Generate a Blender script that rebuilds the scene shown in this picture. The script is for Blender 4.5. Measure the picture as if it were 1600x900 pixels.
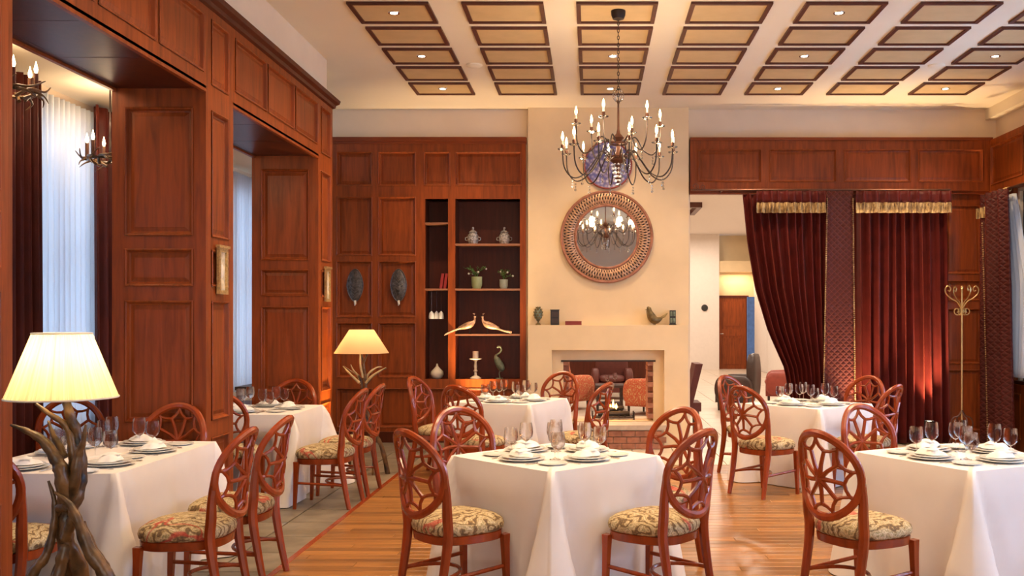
import bpy, math, random
from math import pi, sin, cos, radians, atan2, sqrt, exp, hypot
from mathutils import Vector, Matrix
random.seed(7)
for o in list(bpy.data.objects): bpy.data.objects.remove(o)
S = bpy.context.scene
COL = S.collection
# ------------------------------------------------------------------ camera, world, exposure
cam = bpy.data.cameras.new('camera'); camo = bpy.data.objects.new('camera', cam); COL.objects.link(camo)
camo.location = (0, 0, 1.6); camo.rotation_euler = (pi/2, 0, 0)
cam.sensor_width = 36; cam.lens = 33.75; cam.shift_x = -0.0775; cam.shift_y = 0.03125; cam.clip_end = 200
S.camera = camo
w = bpy.data.worlds.new('World'); S.world = w; w.use_nodes = True
wb = w.node_tree.nodes['Background']; wb.inputs[0].default_value = (0.62, 0.78, 1.0, 1); wb.inputs[1].default_value = 0.8
S.view_settings.view_transform = 'Standard'; S.view_settings.look = 'None'
S.view_settings.exposure = 0.0; S.view_settings.gamma = 1; S.view_settings.use_curve_mapping = False

WARM = (1.0, 0.70, 0.42)
def light(kind, name, loc, power, color=WARM, size=0.1, rot=(0,0,0), **k):
    d = bpy.data.lights.new(name, kind); d.energy = power; d.color = color
    if kind == 'AREA':
        d.shape = 'RECTANGLE' if 'size_y' in k else 'DISK'; d.size = size
        if 'size_y' in k: d.size_y = k['size_y']
    else: d.shadow_soft_size = size
    if kind == 'SPOT': d.spot_size = k.get('spot', radians(110)); d.spot_blend = k.get('blend', 0.8)
    o = bpy.data.objects.new(name, d); o.location = loc; o.rotation_euler = rot; COL.objects.link(o); return o
# daylight that comes in at the windows, plus an added fill at the rear
DAY = (0.50, 0.68, 1.0)
light('AREA', 'daylight_right', (5.75, 9.2, 2.1), 800, DAY, 5.4, (0, pi/2, 0), size_y=2.2).rotation_euler = (0, radians(90), 0)
light('AREA', 'daylight_right', (5.75, 3.0, 2.1), 650, DAY, 2.2, (0, radians(90), 0), size_y=5.4)
light('AREA', 'daylight_left', (-4.95, 7.9, 2.0), 55, (0.74, 0.86, 1.0), 2.8, (0, radians(-90), 0), size_y=1.4)
light('AREA', 'daylight_left', (-4.95, 12.0, 2.0), 50, (0.74, 0.86, 1.0), 2.8, (0, radians(-90), 0), size_y=1.4)
light('AREA', 'daylight_left', (-4.95, 3.6, 2.0), 80, DAY, 2.8, (0, radians(-90), 0), size_y=2.0)
light('AREA', 'rear_fill', (0.6, -3.4, 1.7), 130, (1.0, 0.88, 0.76), 5.0, (radians(90), 0, 0), size_y=1.4)  # added warm fill from behind the camera, just outside the unseen rear opening

# ------------------------------------------------------------------ materials
MAT = {}
def new_mat(name):
    m = bpy.data.materials.new(name); m.use_nodes = True; MAT[name] = m
    nt = m.node_tree; return m, nt, nt.nodes['Principled BSDF']
def N(nt, t, **k):
    n = nt.nodes.new(t)
    for a, b in k.items():
        if a.startswith('_'): setattr(n, a[1:], b)
        else: n.inputs[a.replace('__', ' ')].default_value = b
    return n
def coords(nt, scale=(1,1,1), out='Object', rnd=True):
    tc = nt.nodes.new('ShaderNodeTexCoord'); mp = nt.nodes.new('ShaderNodeMapping'); mp.inputs['Scale'].default_value = scale
    nt.links.new(tc.outputs[out], mp.inputs[0])
    if rnd:
        oi = nt.nodes.new('ShaderNodeObjectInfo'); mu = nt.nodes.new('ShaderNodeMath'); mu.operation = 'MULTIPLY'; mu.inputs[1].default_value = 37.0
        nt.links.new(oi.outputs['Random'], mu.inputs[0]); nt.links.new(mu.outputs[0], mp.inputs['Location'])
    return mp.outputs[0]
def ramp(nt, fac, stops):
    r = nt.nodes.new('ShaderNodeValToRGB'); e = r.color_ramp.elements
    while len(e) < len(stops): e.new(0.5)
    for i, (p, c) in enumerate(stops): e[i].position = p; e[i].color = (*c, 1)
    nt.links.new(fac, r.inputs[0]); return r.outputs[0]
def bump(nt, b, h, strength=0.2, dist=0.01):
    n = nt.nodes.new('ShaderNodeBump'); n.inputs['Strength'].default_value = strength; n.inputs['Distance'].default_value = dist
    nt.links.new(h, n.inputs['Height']); nt.links.new(n.outputs[0], b.inputs['Normal'])
def plain(name, col, rough=0.5, metal=0.0, noise=0.12, nscale=12, spec=0.5, bmp=0.0, coat=0.0):
    m, nt, b = new_mat(name); v = coords(nt)
    t = N(nt, 'ShaderNodeTexNoise', Scale=nscale, Detail=3.0); nt.links.new(v, t.inputs[0])
    c = ramp(nt, t.outputs[0], [(0.3, tuple(x*(1-noise) for x in col)), (0.7, tuple(min(1, x*(1+noise)) for x in col))])
    nt.links.new(c, b.inputs['Base Color']); b.inputs['Roughness'].default_value = rough; b.inputs['Metallic'].default_value = metal
    b.inputs['Specular IOR Level'].default_value = spec; b.inputs['Coat Weight'].default_value = coat
    if bmp: bump(nt, b, t.outputs[0], bmp, 0.01)
    return m
def wood(name, col, grain=(14, 14, 1.2), rough=0.35, var=0.28, coat=0.15, objvar=0.12, spec=0.5):
    m, nt, b = new_mat(name); v = coords(nt, grain)
    t = N(nt, 'ShaderNodeTexNoise', Scale=1.6, Detail=6.0, Roughness=0.6, Distortion=0.6); nt.links.new(v, t.inputs[0])
    c = ramp(nt, t.outputs[0], [(0.28, tuple(x*(1-var) for x in col)), (0.5, col), (0.75, tuple(min(1, x*(1+var*1.1)) for x in col))])
    hs = nt.nodes.new('ShaderNodeHueSaturation'); oi = nt.nodes.new('ShaderNodeObjectInfo'); mr = nt.nodes.new('ShaderNodeMapRange')
    mr.inputs['To Min'].default_value = 1-objvar; mr.inputs['To Max'].default_value = 1+objvar
    nt.links.new(oi.outputs['Random'], mr.inputs[0]); nt.links.new(mr.outputs[0], hs.inputs['Value']); nt.links.new(c, hs.inputs['Color'])
    nt.links.new(hs.outputs[0], b.inputs['Base Color']); b.inputs['Roughness'].default_value = rough
    b.inputs['Coat Weight'].default_value = coat; b.inputs['Coat Roughness'].default_value = 0.2; b.inputs['Specular IOR Level'].default_value = spec
    bump(nt, b, t.outputs[0], 0.05, 0.004)
    return m
def emit(name, col, st):
    m, nt, b = new_mat(name); b.inputs['Base Color'].default_value = (*col, 1)
    b.inputs['Emission Color'].default_value = (*col, 1); b.inputs['Emission Strength'].default_value = st; return m
def glassy(name, tint=(0.97, 0.98, 0.98), blend=0.25, rough=0.02, gcol=(1,1,1), refr=0.0):
    m, nt, b = new_mat(name); nt.nodes.remove(b); out = nt.nodes['Material Output']
    tr = nt.nodes.new('ShaderNodeBsdfTransparent'); tr.inputs[0].default_value = (*tint, 1)
    gl = nt.nodes.new('ShaderNodeBsdfGlossy'); gl.inputs['Roughness'].default_value = rough; gl.inputs[0].default_value = (*gcol, 1)
    if refr:
        g2 = nt.nodes.new('ShaderNodeBsdfGlass'); g2.inputs['IOR'].default_value = 1.12; g2.inputs['Roughness'].default_value = 0.0; m3 = nt.nodes.new('ShaderNodeMixShader'); m3.inputs[0].default_value = refr
        nt.links.new(tr.outputs[0], m3.inputs[1]); nt.links.new(g2.outputs[0], m3.inputs[2]); tr = m3
    lw = nt.nodes.new('ShaderNodeLayerWeight'); lw.inputs[0].default_value = blend
    mx = nt.nodes.new('ShaderNodeMixShader'); nt.links.new(lw.outputs['Fresnel'], mx.inputs[0])
    nt.links.new(tr.outputs[0], mx.inputs[1]); nt.links.new(gl.outputs[0], mx.inputs[2]); nt.links.new(mx.outputs[0], out.inputs[0]); return m

wood('cherry', (0.245, 0.050, 0.0075), coat=0.04, rough=0.45, spec=0.28, var=0.38)
wood('cherry_h', (0.20, 0.038, 0.006), grain=(1.2, 14, 14), coat=0.04, rough=0.42, spec=0.3)
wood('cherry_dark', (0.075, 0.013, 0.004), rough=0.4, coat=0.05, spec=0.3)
wood('chair_wood', (0.27, 0.042, 0.007), grain=(9, 9, 3), rough=0.26, coat=0.25, var=0.3, spec=0.4)
wood('plank_wood', (0.29, 0.130, 0.036), grain=(1.0, 16, 10), rough=0.3, coat=0.12, var=0.45, objvar=0.32, spec=0.45)
wood('coffer_dark', (0.085, 0.020, 0.009), grain=(6, 6, 6), rough=0.5)
wood('shelf_wood', (0.30, 0.13, 0.07), grain=(1.2, 14, 14), rough=0.3)
plain('cut_glass', (0.42, 0.40, 0.37), 0.12, 0.3, noise=0.6, nscale=45, bmp=1.0, coat=0.5)
plain('chair_red', (0.10, 0.018, 0.012), 0.55)
plain('coffer_tan', (0.60, 0.43, 0.22), 0.7, noise=0.06, nscale=5)
plain('ceiling_white', (0.82, 0.73, 0.56), 0.9, noise=0.02, nscale=2)
plain('plaster', (0.76, 0.62, 0.46), 0.9, noise=0.03, nscale=3)
plain('plaster_warm', (0.78, 0.60, 0.36), 0.85, noise=0.05, nscale=2.5)
plain('lounge_white', (0.80, 0.72, 0.66), 0.9, noise=0.02)
plain('slate', (0.20, 0.165, 0.12), 0.45, noise=0.3, nscale=5, bmp=0.3)
plain('grout', (0.13, 0.11, 0.085), 0.9)
plain('cream_tile', (0.62, 0.52, 0.42), 0.3, noise=0.1, nscale=3)
plain('cloth', (0.80, 0.755, 0.72), 0.85, noise=0.03, nscale=4, spec=0.2)
plain('napkin', (0.86, 0.84, 0.80), 0.9, noise=0.02, spec=0.2)
plain('china', (0.82, 0.83, 0.80), 0.12, noise=0.01)
plain('silver', (0.75, 0.74, 0.72), 0.18, 1.0, noise=0.05)
plain('iron', (0.045, 0.032, 0.028), 0.45, 0.6)
plain('bronze', (0.13, 0.06, 0.04), 0.4, 0.7)
plain('brass', (0.62, 0.44, 0.20), 0.3, 0.9)
plain('gold_frame', (0.58, 0.40, 0.17), 0.35, 0.6, noise=0.3, nscale=60, bmp=0.5)
plain('ivory', (0.78, 0.70, 0.55), 0.5)
plain('candle_wax', (0.85, 0.76, 0.60), 0.6)
plain('antler', (0.115, 0.058, 0.02), 0.35, noise=0.9, nscale=14, bmp=1.0)
plain('antler_pale', (0.55, 0.42, 0.20), 0.45, noise=0.35, nscale=12, bmp=0.4)
plain('black', (0.018, 0.016, 0.016), 0.45)
plain('char', (0.03, 0.025, 0.022), 0.8)
plain('brick', (0.36, 0.15, 0.09), 0.8, noise=0.3, nscale=14, bmp=0.4)
plain('stone', (0.52, 0.42, 0.33), 0.6, noise=0.15)
plain('leaf', (0.10, 0.20, 0.05), 0.6, noise=0.4)
plain('blossom', (0.8, 0.78, 0.72), 0.7)
plain('red_flower', (0.55, 0.03, 0.05), 0.6)
plain('pot_green', (0.36, 0.42, 0.20), 0.35, noise=0.2)
plain('pot_grey', (0.36, 0.40, 0.32), 0.4, noise=0.2)
plain('verdigris', (0.16, 0.20, 0.14), 0.5, noise=0.4, nscale=20)
plain('bronze_bird', (0.17, 0.12, 0.05), 0.45, 0.5, noise=0.4, nscale=25)
plain('copper_bird', (0.55, 0.33, 0.20), 0.4, 0.4, noise=0.4, nscale=20)
plain('pewter', (0.10, 0.09, 0.085), 0.4, 0.6, noise=0.5, nscale=30, bmp=0.6)
plain('book_red', (0.45, 0.04, 0.04), 0.6)
plain('book_wine', (0.22, 0.03, 0.025), 0.6)
plain('paper', (0.75, 0.68, 0.55), 0.8)
plain('art_print', (0.66, 0.55, 0.36), 0.6, noise=0.35, nscale=18)
plain('leather_red', (0.30, 0.055, 0.035), 0.5)
plain('leather_dark', (0.045, 0.025, 0.022), 0.45)
plain('cushion_red', (0.52, 0.03, 0.035), 0.8)
plain('blue_drape', (0.08, 0.18, 0.5), 0.8)
plain('white_paint', (0.78, 0.76, 0.72), 0.5)
plain('window_paint', (0.10, 0.075, 0.065), 0.4)
emit('bulb', (1.0, 0.72, 0.36), 22)
emit('lens', (1.0, 0.86, 0.62), 14)
emit('flame', (1.0, 0.42, 0.10), 12)
glassy('clear_glass', (0.98, 0.98, 0.98), 0.16, 0.05, refr=0.55)
glassy('crystal', (0.9, 0.9, 0.89), 0.4, 0.12)
glassy('pane', (0.95, 0.97, 0.98), 0.1)
m, nt, b = new_mat('mirror'); b.inputs['Metallic'].default_value = 1; b.inputs['Roughness'].default_value = 0.02; b.inputs['Base Color'].default_value = (0.85, 0.83, 0.8, 1)
# seat tapestry
m, nt, b = new_mat('tapestry'); v = coords(nt, (1, 1, 1))
n1 = N(nt, 'ShaderNodeTexNoise', Scale=4.0, Detail=2.0, Distortion=1.0); nt.links.new(v, n1.inputs[0])
wv = N(nt, 'ShaderNodeTexWave', Scale=6.0, Distortion=14.0, Detail=3.0); wv.inputs['Detail Scale'].default_value = 1.6; nt.links.new(v, wv.inputs[0])
c1 = ramp(nt, wv.outputs[1], [(0.03, (0.16, 0.10, 0.05)), (0.22, (0.33, 0.22, 0.09)), (0.4, (0.50, 0.38, 0.20)), (0.65, (0.58, 0.45, 0.27)), (0.85, (0.30, 0.24, 0.10)), (1.0, (0.60, 0.48, 0.30))])
c2 = ramp(nt, n1.outputs[0], [(0.60, (0, 0, 0)), (0.63, (0.8, 0.8, 0.8)), (0.66, (0.8, 0.8, 0.8)), (0.69, (0, 0, 0))])
mx = nt.nodes.new('ShaderNodeMixRGB'); mx.inputs[2].default_value = (0.46, 0.05, 0.035, 1); nt.links.new(c2, mx.inputs[0]); nt.links.new(c1, mx.inputs[1])
fn = N(nt, 'ShaderNodeTexNoise', Scale=110.0, Detail=3.0); nt.links.new(v, fn.inputs[0])
mm = nt.nodes.new('ShaderNodeMixRGB'); mm.blend_type = 'OVERLAY'; mm.inputs[0].default_value = 0.8; nt.links.new(mx.outputs[0], mm.inputs[1]); nt.links.new(fn.outputs[0], mm.inputs[2])
nt.links.new(mm.outputs[0], b.inputs['Base Color']); b.inputs['Roughness'].default_value = 0.9; bump(nt, b, fn.outputs[0], 0.4, 0.004)
# velvet
def velvet(name, col, diamond=False, sheen=0.6):
    m, nt, b = new_mat(name); v = coords(nt, (1, 1, 1), rnd=False)
    n1 = N(nt, 'ShaderNodeTexNoise', Scale=6.0, Detail=3.0); nt.links.new(v, n1.inputs[0])
    c = ramp(nt, n1.outputs[0], [(0.3, tuple(x*0.8 for x in col)), (0.7, tuple(x*1.2 for x in col))])
    if diamond:
        mp = nt.nodes.new('ShaderNodeMapping'); mp.inputs['Rotation'].default_value = (0, radians(45), 0); mp.inputs['Scale'].default_value = (1, 1, 1)
        nt.links.new(v, mp.inputs[0]); sx = nt.nodes.new('ShaderNodeSeparateXYZ'); nt.links.new(mp.outputs[0], sx.inputs[0])
        fs = []
        for i in (0, 2):
            a = nt.nodes.new('ShaderNodeMath'); a.operation = 'MULTIPLY'; a.inputs[1].default_value = 60.0; nt.links.new(sx.outputs[i], a.inputs[0])
            s_ = nt.nodes.new('ShaderNodeMath'); s_.operation = 'SINE'; nt.links.new(a.outputs[0], s_.inputs[0])
            q = nt.nodes.new('ShaderNodeMath'); q.operation = 'ABSOLUTE'; nt.links.new(s_.outputs[0], q.inputs[0]); fs.append(q.outputs[0])
        mn = nt.nodes.new('ShaderNodeMath'); mn.operation = 'MINIMUM'; nt.links.new(fs[0], mn.inputs[0]); nt.links.new(fs[1], mn.inputs[1])
        c = ramp(nt, mn.outputs[0], [(0.0, tuple(x*1.7+0.003 for x in col)), (0.35, col)])
        bump(nt, b, mn.outputs[0], 0.8, 0.01)
    nt.links.new(c, b.inputs['Base Color']); b.inputs['Roughness'].default_value = 0.55; b.inputs['Specular IOR Level'].default_value = 0.25
    b.inputs['Sheen Weight'].default_value = sheen; b.inputs['Sheen Tint'].default_value = (0.8, 0.16, 0.09, 1); b.inputs['Sheen Roughness'].default_value = 0.35
    return m
velvet('velvet', (0.080, 0.008, 0.007), False, 0.22); velvet('velvet_quilt', (0.055, 0.007, 0.006), True, 0.2); velvet('velvet_brown', (0.085, 0.012, 0.006), False, 0.15)
m, nt, b = new_mat('fringe_gold'); v = coords(nt, (1, 1, 0.15), rnd=False)
n1 = N(nt, 'ShaderNodeTexNoise', Scale=45.0, Detail=4.0, Roughness=0.8); nt.links.new(v, n1.inputs[0])
c = ramp(nt, n1.outputs[0], [(0.38, (0.06, 0.025, 0.012)), (0.52, (0.30, 0.19, 0.07)), (0.65, (0.62, 0.45, 0.22))]); nt.links.new(c, b.inputs['Base Color']); b.inputs['Roughness'].default_value = 0.6; bump(nt, b, n1.outputs[0], 0.6, 0.01)
def sheer(name, col, transp=0.35):
    m, nt, b = new_mat(name); nt.nodes.remove(b); out = nt.nodes['Material Output']
    tl = nt.nodes.new('ShaderNodeBsdfTranslucent'); tl.inputs[0].default_value = (*col, 1)
    df = nt.nodes.new('ShaderNodeBsdfDiffuse'); df.inputs[0].default_value = (*col, 1)
    tr = nt.nodes.new('ShaderNodeBsdfTransparent')
    a = nt.nodes.new('ShaderNodeMixShader'); a.inputs[0].default_value = 0.5; nt.links.new(tl.outputs[0], a.inputs[1]); nt.links.new(df.outputs[0], a.inputs[2])
    c = nt.nodes.new('ShaderNodeMixShader'); c.inputs[0].default_value = transp; nt.links.new(a.outputs[0], c.inputs[1]); nt.links.new(tr.outputs[0], c.inputs[2])
    nt.links.new(c.outputs[0], out.inputs[0]); return nt, c
sheer('sheer', (0.80, 0.84, 0.90), 0.1)
nt, c = sheer('net_blue', (0.70, 0.82, 0.90), 0.4)
v = coords(nt, (1, 14, 14), rnd=False); vo = N(nt, 'ShaderNodeTexVoronoi', Scale=1.0, Randomness=0.15); nt.links.new(v, vo.inputs[0])
f = ramp(nt, vo.outputs[0], [(0.25, (0.75,)*3), (0.5, (0.12,)*3)]); nt.links.new(f, c.inputs[0])
def shade_mat(name, col, st, pleats):
    m, nt, b = new_mat(name); nt.nodes.remove(b); out = nt.nodes['Material Output']
    tl = nt.nodes.new('ShaderNodeBsdfTranslucent'); tl.inputs[0].default_value = (*col, 1)
    df = nt.nodes.new('ShaderNodeBsdfDiffuse'); df.inputs[0].default_value = (*col, 1)
    a = nt.nodes.new('ShaderNodeMixShader'); a.inputs[0].default_value = 0.35; nt.links.new(tl.outputs[0], a.inputs[1]); nt.links.new(df.outputs[0], a.inputs[2])
    if pleats:
        tc = nt.nodes.new('ShaderNodeTexCoord'); sx = nt.nodes.new('ShaderNodeSeparateXYZ'); nt.links.new(tc.outputs['Object'], sx.inputs[0])
        at = nt.nodes.new('ShaderNodeMath'); at.operation = 'ARCTAN2'; nt.links.new(sx.outputs[1], at.inputs[0]); nt.links.new(sx.outputs[0], at.inputs[1])
        nz = nt.nodes.new('ShaderNodeTexNoise'); nz.noise_dimensions = '1D'; nz.inputs['Scale'].default_value = 9.0; nz.inputs['Detail'].default_value = 6.0; nz.inputs['Roughness'].default_value = 0.8; nt.links.new(at.outputs[0], nz.inputs['W'])
        cc = ramp(nt, nz.outputs[0], [(0.3, (0.62, 0.50, 0.22)), (0.5, col), (0.7, (0.95, 0.88, 0.62))]); nt.links.new(cc, tl.inputs[0]); nt.links.new(cc, df.inputs[0])
    em = nt.nodes.new('ShaderNodeEmission'); em.inputs[0].default_value = (*col, 1); em.inputs[1].default_value = st
    ad = nt.nodes.new('ShaderNodeAddShader'); nt.links.new(a.outputs[0], ad.inputs[0]); nt.links.new(em.outputs[0], ad.inputs[1]); nt.links.new(ad.outputs[0], out.inputs[0])
shade_mat('shade_pleated', (0.88, 0.78, 0.46), 0.10, True)
shade_mat('shade_plain', (0.78, 0.50, 0.27), 0.10, False)
# blue pattern plate and lounge upholstery
m, nt, b = new_mat('blue_plate'); v = coords(nt); vo = N(nt, 'ShaderNodeTexVoronoi', Scale=22.0); nt.links.new(v, vo.inputs[0])
c = ramp(nt, vo.outputs[0], [(0.2, (0.55, 0.50, 0.58)), (0.45, (0.24, 0.20, 0.36)), (0.7, (0.10, 0.10, 0.28))]); nt.links.new(c, b.inputs['Base Color']); b.inputs['Roughness'].default_value = 0.3
m, nt, b = new_mat('upholstery'); v = coords(nt); vo = N(nt, 'ShaderNodeTexVoronoi', Scale=45.0); nt.links.new(v, vo.inputs[0])
c = ramp(nt, vo.outputs[0], [(0.2, (0.62, 0.16, 0.07)), (0.5, (0.48, 0.07, 0.035)), (0.8, (0.62, 0.36, 0.16))]); nt.links.new(c, b.inputs['Base Color']); b.inputs['Roughness'].default_value = 0.85

# ------------------------------------------------------------------ mesh helpers
class MB:
    def __init__(s): s.v = []; s.f = []
    def add(s, vs, fs):
        k = len(s.v); s.v += [tuple(p) for p in vs]; s.f += [tuple(i+k for i in f) for f in fs]; return s
    def box(s, x0, x1, y0, y1, z0, z1):
        if x0 > x1: x0, x1 = x1, x0
        if y0 > y1: y0, y1 = y1, y0
        return s.add([(x0,y0,z0),(x1,y0,z0),(x1,y1,z0),(x0,y1,z0),(x0,y0,z1),(x1,y0,z1),(x1,y1,z1),(x0,y1,z1)],
                     [(0,3,2,1),(4,5,6,7),(0,1,5,4),(1,2,6,5),(2,3,7,6),(3,0,4,7)])
    def bar(s, a, b, w0, w1=None):      # tapered square bar
        return s.tube([a, b], [w0*0.7071, (w1 or w0)*0.7071], 4, off=pi/4)
    def tube(s, pts, rad, n=8, closed=False, off=0.0, flat=1.0, cap=True, up=None):
        pts = [Vector(p) for p in pts]; m = len(pts)
        if not hasattr(rad, '__len__'): rad = [rad]*m
        prev = None; k = len(s.v)
        for i in range(m):
            if closed: t = pts[(i+1) % m]-pts[i-1]
            else: t = pts[min(i+1, m-1)]-pts[max(i-1, 0)]
            if t.length < 1e-9: t = Vector((0,0,1))
            t.normalize()
            if prev is None:
                a = Vector(up) if up else (Vector((0,1,0)) if abs(t.y) < 0.9 else Vector((1,0,0)))
                u = (a - t*a.dot(t)).normalized()
            else:
                u = prev - t*prev.dot(t)
                u = u.normalized() if u.length > 1e-6 else prev
            prev = u; w_ = t.cross(u)
            for j in range(n):
                an = off+2*pi*j/n; s.v.append(tuple(pts[i]+u*(cos(an)*rad[i]*flat)+w_*(sin(an)*rad[i])))
        for i in range(m if closed else m-1):
            for j in range(n):
                a = k+i*n+j; b = k+i*n+(j+1) % n; c = k+((i+1) % m)*n+(j+1) % n; d = k+((i+1) % m)*n+j
                s.f.append((a, b, c, d))
        if cap and not closed:
            s.f.append(tuple(k+j for j in reversed(range(n)))); s.f.append(tuple(k+(m-1)*n+j for j in range(n)))
        return s
    def lathe(s, prof, n=24, c=(0,0,0), outline=None, ax='z'):
        k = len(s.v); m = len(prof)
        for r, z in prof:
            for j in range(n):
                a = 2*pi*j/n; q = outline(a) if outline else (cos(a), sin(a)); x = q[0]*r; y = q[1]*r
                if ax == 'z': p = (x, y, z)
                elif ax == 'y': p = (x, -z, y)
                else: p = (z, x, y)
                s.v.append((p[0]+c[0], p[1]+c[1], p[2]+c[2]))
        for i in range(m-1):
            for j in range(n):
                s.f.append((k+i*n+j, k+i*n+(j+1) % n, k+(i+1)*n+(j+1) % n, k+(i+1)*n+j))
        if prof[0][0] > 1e-5: s.f.append(tuple(k+j for j in reversed(range(n))))
        if prof[-1][0] > 1e-5: s.f.append(tuple(k+(m-1)*n+j for j in range(n)))
        return s
    def ball(s, c, r, sx=1, sy=1, sz=1, n=12, m=8):
        k = len(s.v)
        s.lathe([(max(1e-6, sin(pi*i/m))*r, -cos(pi*i/m)*r) for i in range(m+1)], n)
        for i in range(k, len(s.v)):
            p = s.v[i]; s.v[i] = (p[0]*sx+c[0], p[1]*sy+c[1], p[2]*sz+c[2])
        return s
    def grid(s, fn, nu, nv, closeu=False):
        k = len(s.v); cu = nu if closeu else nu+1
        for j in range(nv+1):
            for i in range(cu): s.v.append(tuple(fn(i/nu, j/nv)))
        for j in range(nv):
            for i in range(nu):
                a = k+j*cu+i; b = k+j*cu+(i+1) % cu; s.f.append((a, b, b+cu, a+cu))
        return s
    def xf(s, M, start=0):
        for i in range(start, len(s.v)): s.v[i] = tuple(M @ Vector(s.v[i]))
        return s
    def build(s, name, mat, parent=None, smooth=38, loc=None, rz=0):
        me = bpy.data.meshes.new(name); me.from_pydata(s.v, [], s.f); me.materials.append(MAT[mat])
        if smooth:
            me.polygons.foreach_set('use_smooth', [True]*len(me.polygons)); me.set_sharp_from_angle(angle=radians(smooth))
        me.update(); o = bpy.data.objects.new(name, me); COL.objects.link(o)
        if parent: o.parent = parent
        if loc: o.location = loc
        o.rotation_euler.z = rz; return o
def nocaps(o, n=8):
    import bmesh
    bm = bmesh.new(); bm.from_mesh(o.data); bmesh.ops.delete(bm, geom=[f for f in bm.faces if len(f.verts) > n], context='FACES'); bm.to_mesh(o.data); bm.free()
def tag(o, label=None, cat=None, group=None, kind=None):
    if label: o['label'] = label
    if cat: o['category'] = cat
    if group: o['group'] = group
    if kind: o['kind'] = kind
    return o
def thing(name, label, cat, loc=(0,0,0), rz=0, group=None, kind=None):
    o = bpy.data.objects.new(name, None); COL.objects.link(o); o.location = loc; o.rotation_euler.z = rz; o.empty_display_size = 0.1
    return tag(o, label, cat, group, kind)
def struct(o): o['kind'] = 'structure'; return o
def dup(root, loc=None, rz=None, label=None, group=None, parent=None):
    r = root.copy(); COL.objects.link(r)
    if parent is not None: r.parent = parent
    if loc is not None: r.location = loc
    if rz is not None: r.rotation_euler.z = rz
    if label: r['label'] = label
    if group: r['group'] = group
    for ch in root.children: dup(ch, parent=r)
    return r
def curve(pts, n=5):        # catmull-rom
    P = [Vector(p) for p in pts]; out = []
    for i in range(len(P)-1):
        a = P[max(i-1, 0)]; b = P[i]; c = P[i+1]; d = P[min(i+2, len(P)-1)]
        for k in range(n):
            t = k/n; out.append(0.5*((2*b)+(c-a)*t+(2*a-5*b+4*c-d)*t*t+(3*b-a-3*c+d)*t**3))
    out.append(P[-1]); return out
def W(px, py, Y): return Vector(((px-924)*Y/1500, Y, 1.6-(py-500)*Y/1500))

YW = 12.6; CH = 4.36; XL = -2.75; XLi = -3.42; XR = 5.31; XO = -4.4; ZA = 3.48
def wx(px, Y=YW): return (px-924)*Y/1500
def wz(py, Y=YW): return 1.6-(py-500)*Y/1500

# ------------------------------------------------------------------ panelling
def panelling(parent, name, O, U, Wd, H, rects, mat='cherry', t=0.03, pn='panel', Vv=(0,0,1), gaps=()):
    """frame of stiles and rails over area Wd x H with raised fields in rects (u0,u1,v0,v1); gaps are left open"""
    O = Vector(O); U = Vector(U); V = Vector(Vv); Nn = U.cross(V)
    M = Matrix(((U.x, V.x, Nn.x, O.x), (U.y, V.y, Nn.y, O.y), (U.z, V.z, Nn.z, O.z), (0,0,0,1)))
    allr = list(rects)+list(gaps)
    us = sorted({0, Wd, *[r[0] for r in allr], *[r[1] for r in allr]}); vs = sorted({0, H, *[r[2] for r in allr], *[r[3] for r in allr]})
    mb = MB()
    def inside(u, v): return any(r[0] < u < r[1] and r[2] < v < r[3] for r in allr)
    for i in range(len(us)-1):
        j = 0
        while j < len(vs)-1:
            if us[i+1]-us[i] < 1e-6 or inside((us[i]+us[i+1])/2, (vs[j]+vs[j+1])/2): j += 1; continue
            k = j
            while k+1 < len(vs)-1 and not inside((us[i]+us[i+1])/2, (vs[k+1]+vs[k+2])/2): k += 1
            mb.box(us[i], us[i+1], vs[j], vs[k+1], 0, t); j = k+1
    mb.xf(M); fr = mb.build(name, mat, parent, smooth=0)
    for r in rects:
        p = MB(); c0 = Vector(((r[0]+r[1])/2, (r[2]+r[3])/2, 0)); hw = (r[1]-r[0])/2; hh = (r[3]-r[2])/2
        prof = [(0, t+0.006), (0.008, t+0.010), (0.016, t+0.004), (0.024, 0.012), (0.036, 0.008), (0.06, 0.014), (0.064, 0.016)]
        q = []
        for ins, d in prof:
            a = max(hw-ins, 0.004); b_ = max(hh-ins, 0.004)
            q += [(-a, -b_, d), (a, -b_, d), (a, b_, d), (-a, b_, d)]
        fs = []
        for i in range(len(prof)-1):
            for j in range(4): fs.append((i*4+j, i*4+(j+1) % 4, (i+1)*4+(j+1) % 4, (i+1)*4+j))
        L = (len(prof)-1)*4; fs.append((L, L+1, L+2, L+3)); p.add(q, fs)
        R = M.to_3x3().to_4x4(); p.xf(R)
        p.build(pn, mat, fr, smooth=0, loc=tuple(M @ c0))
    return fr

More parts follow.
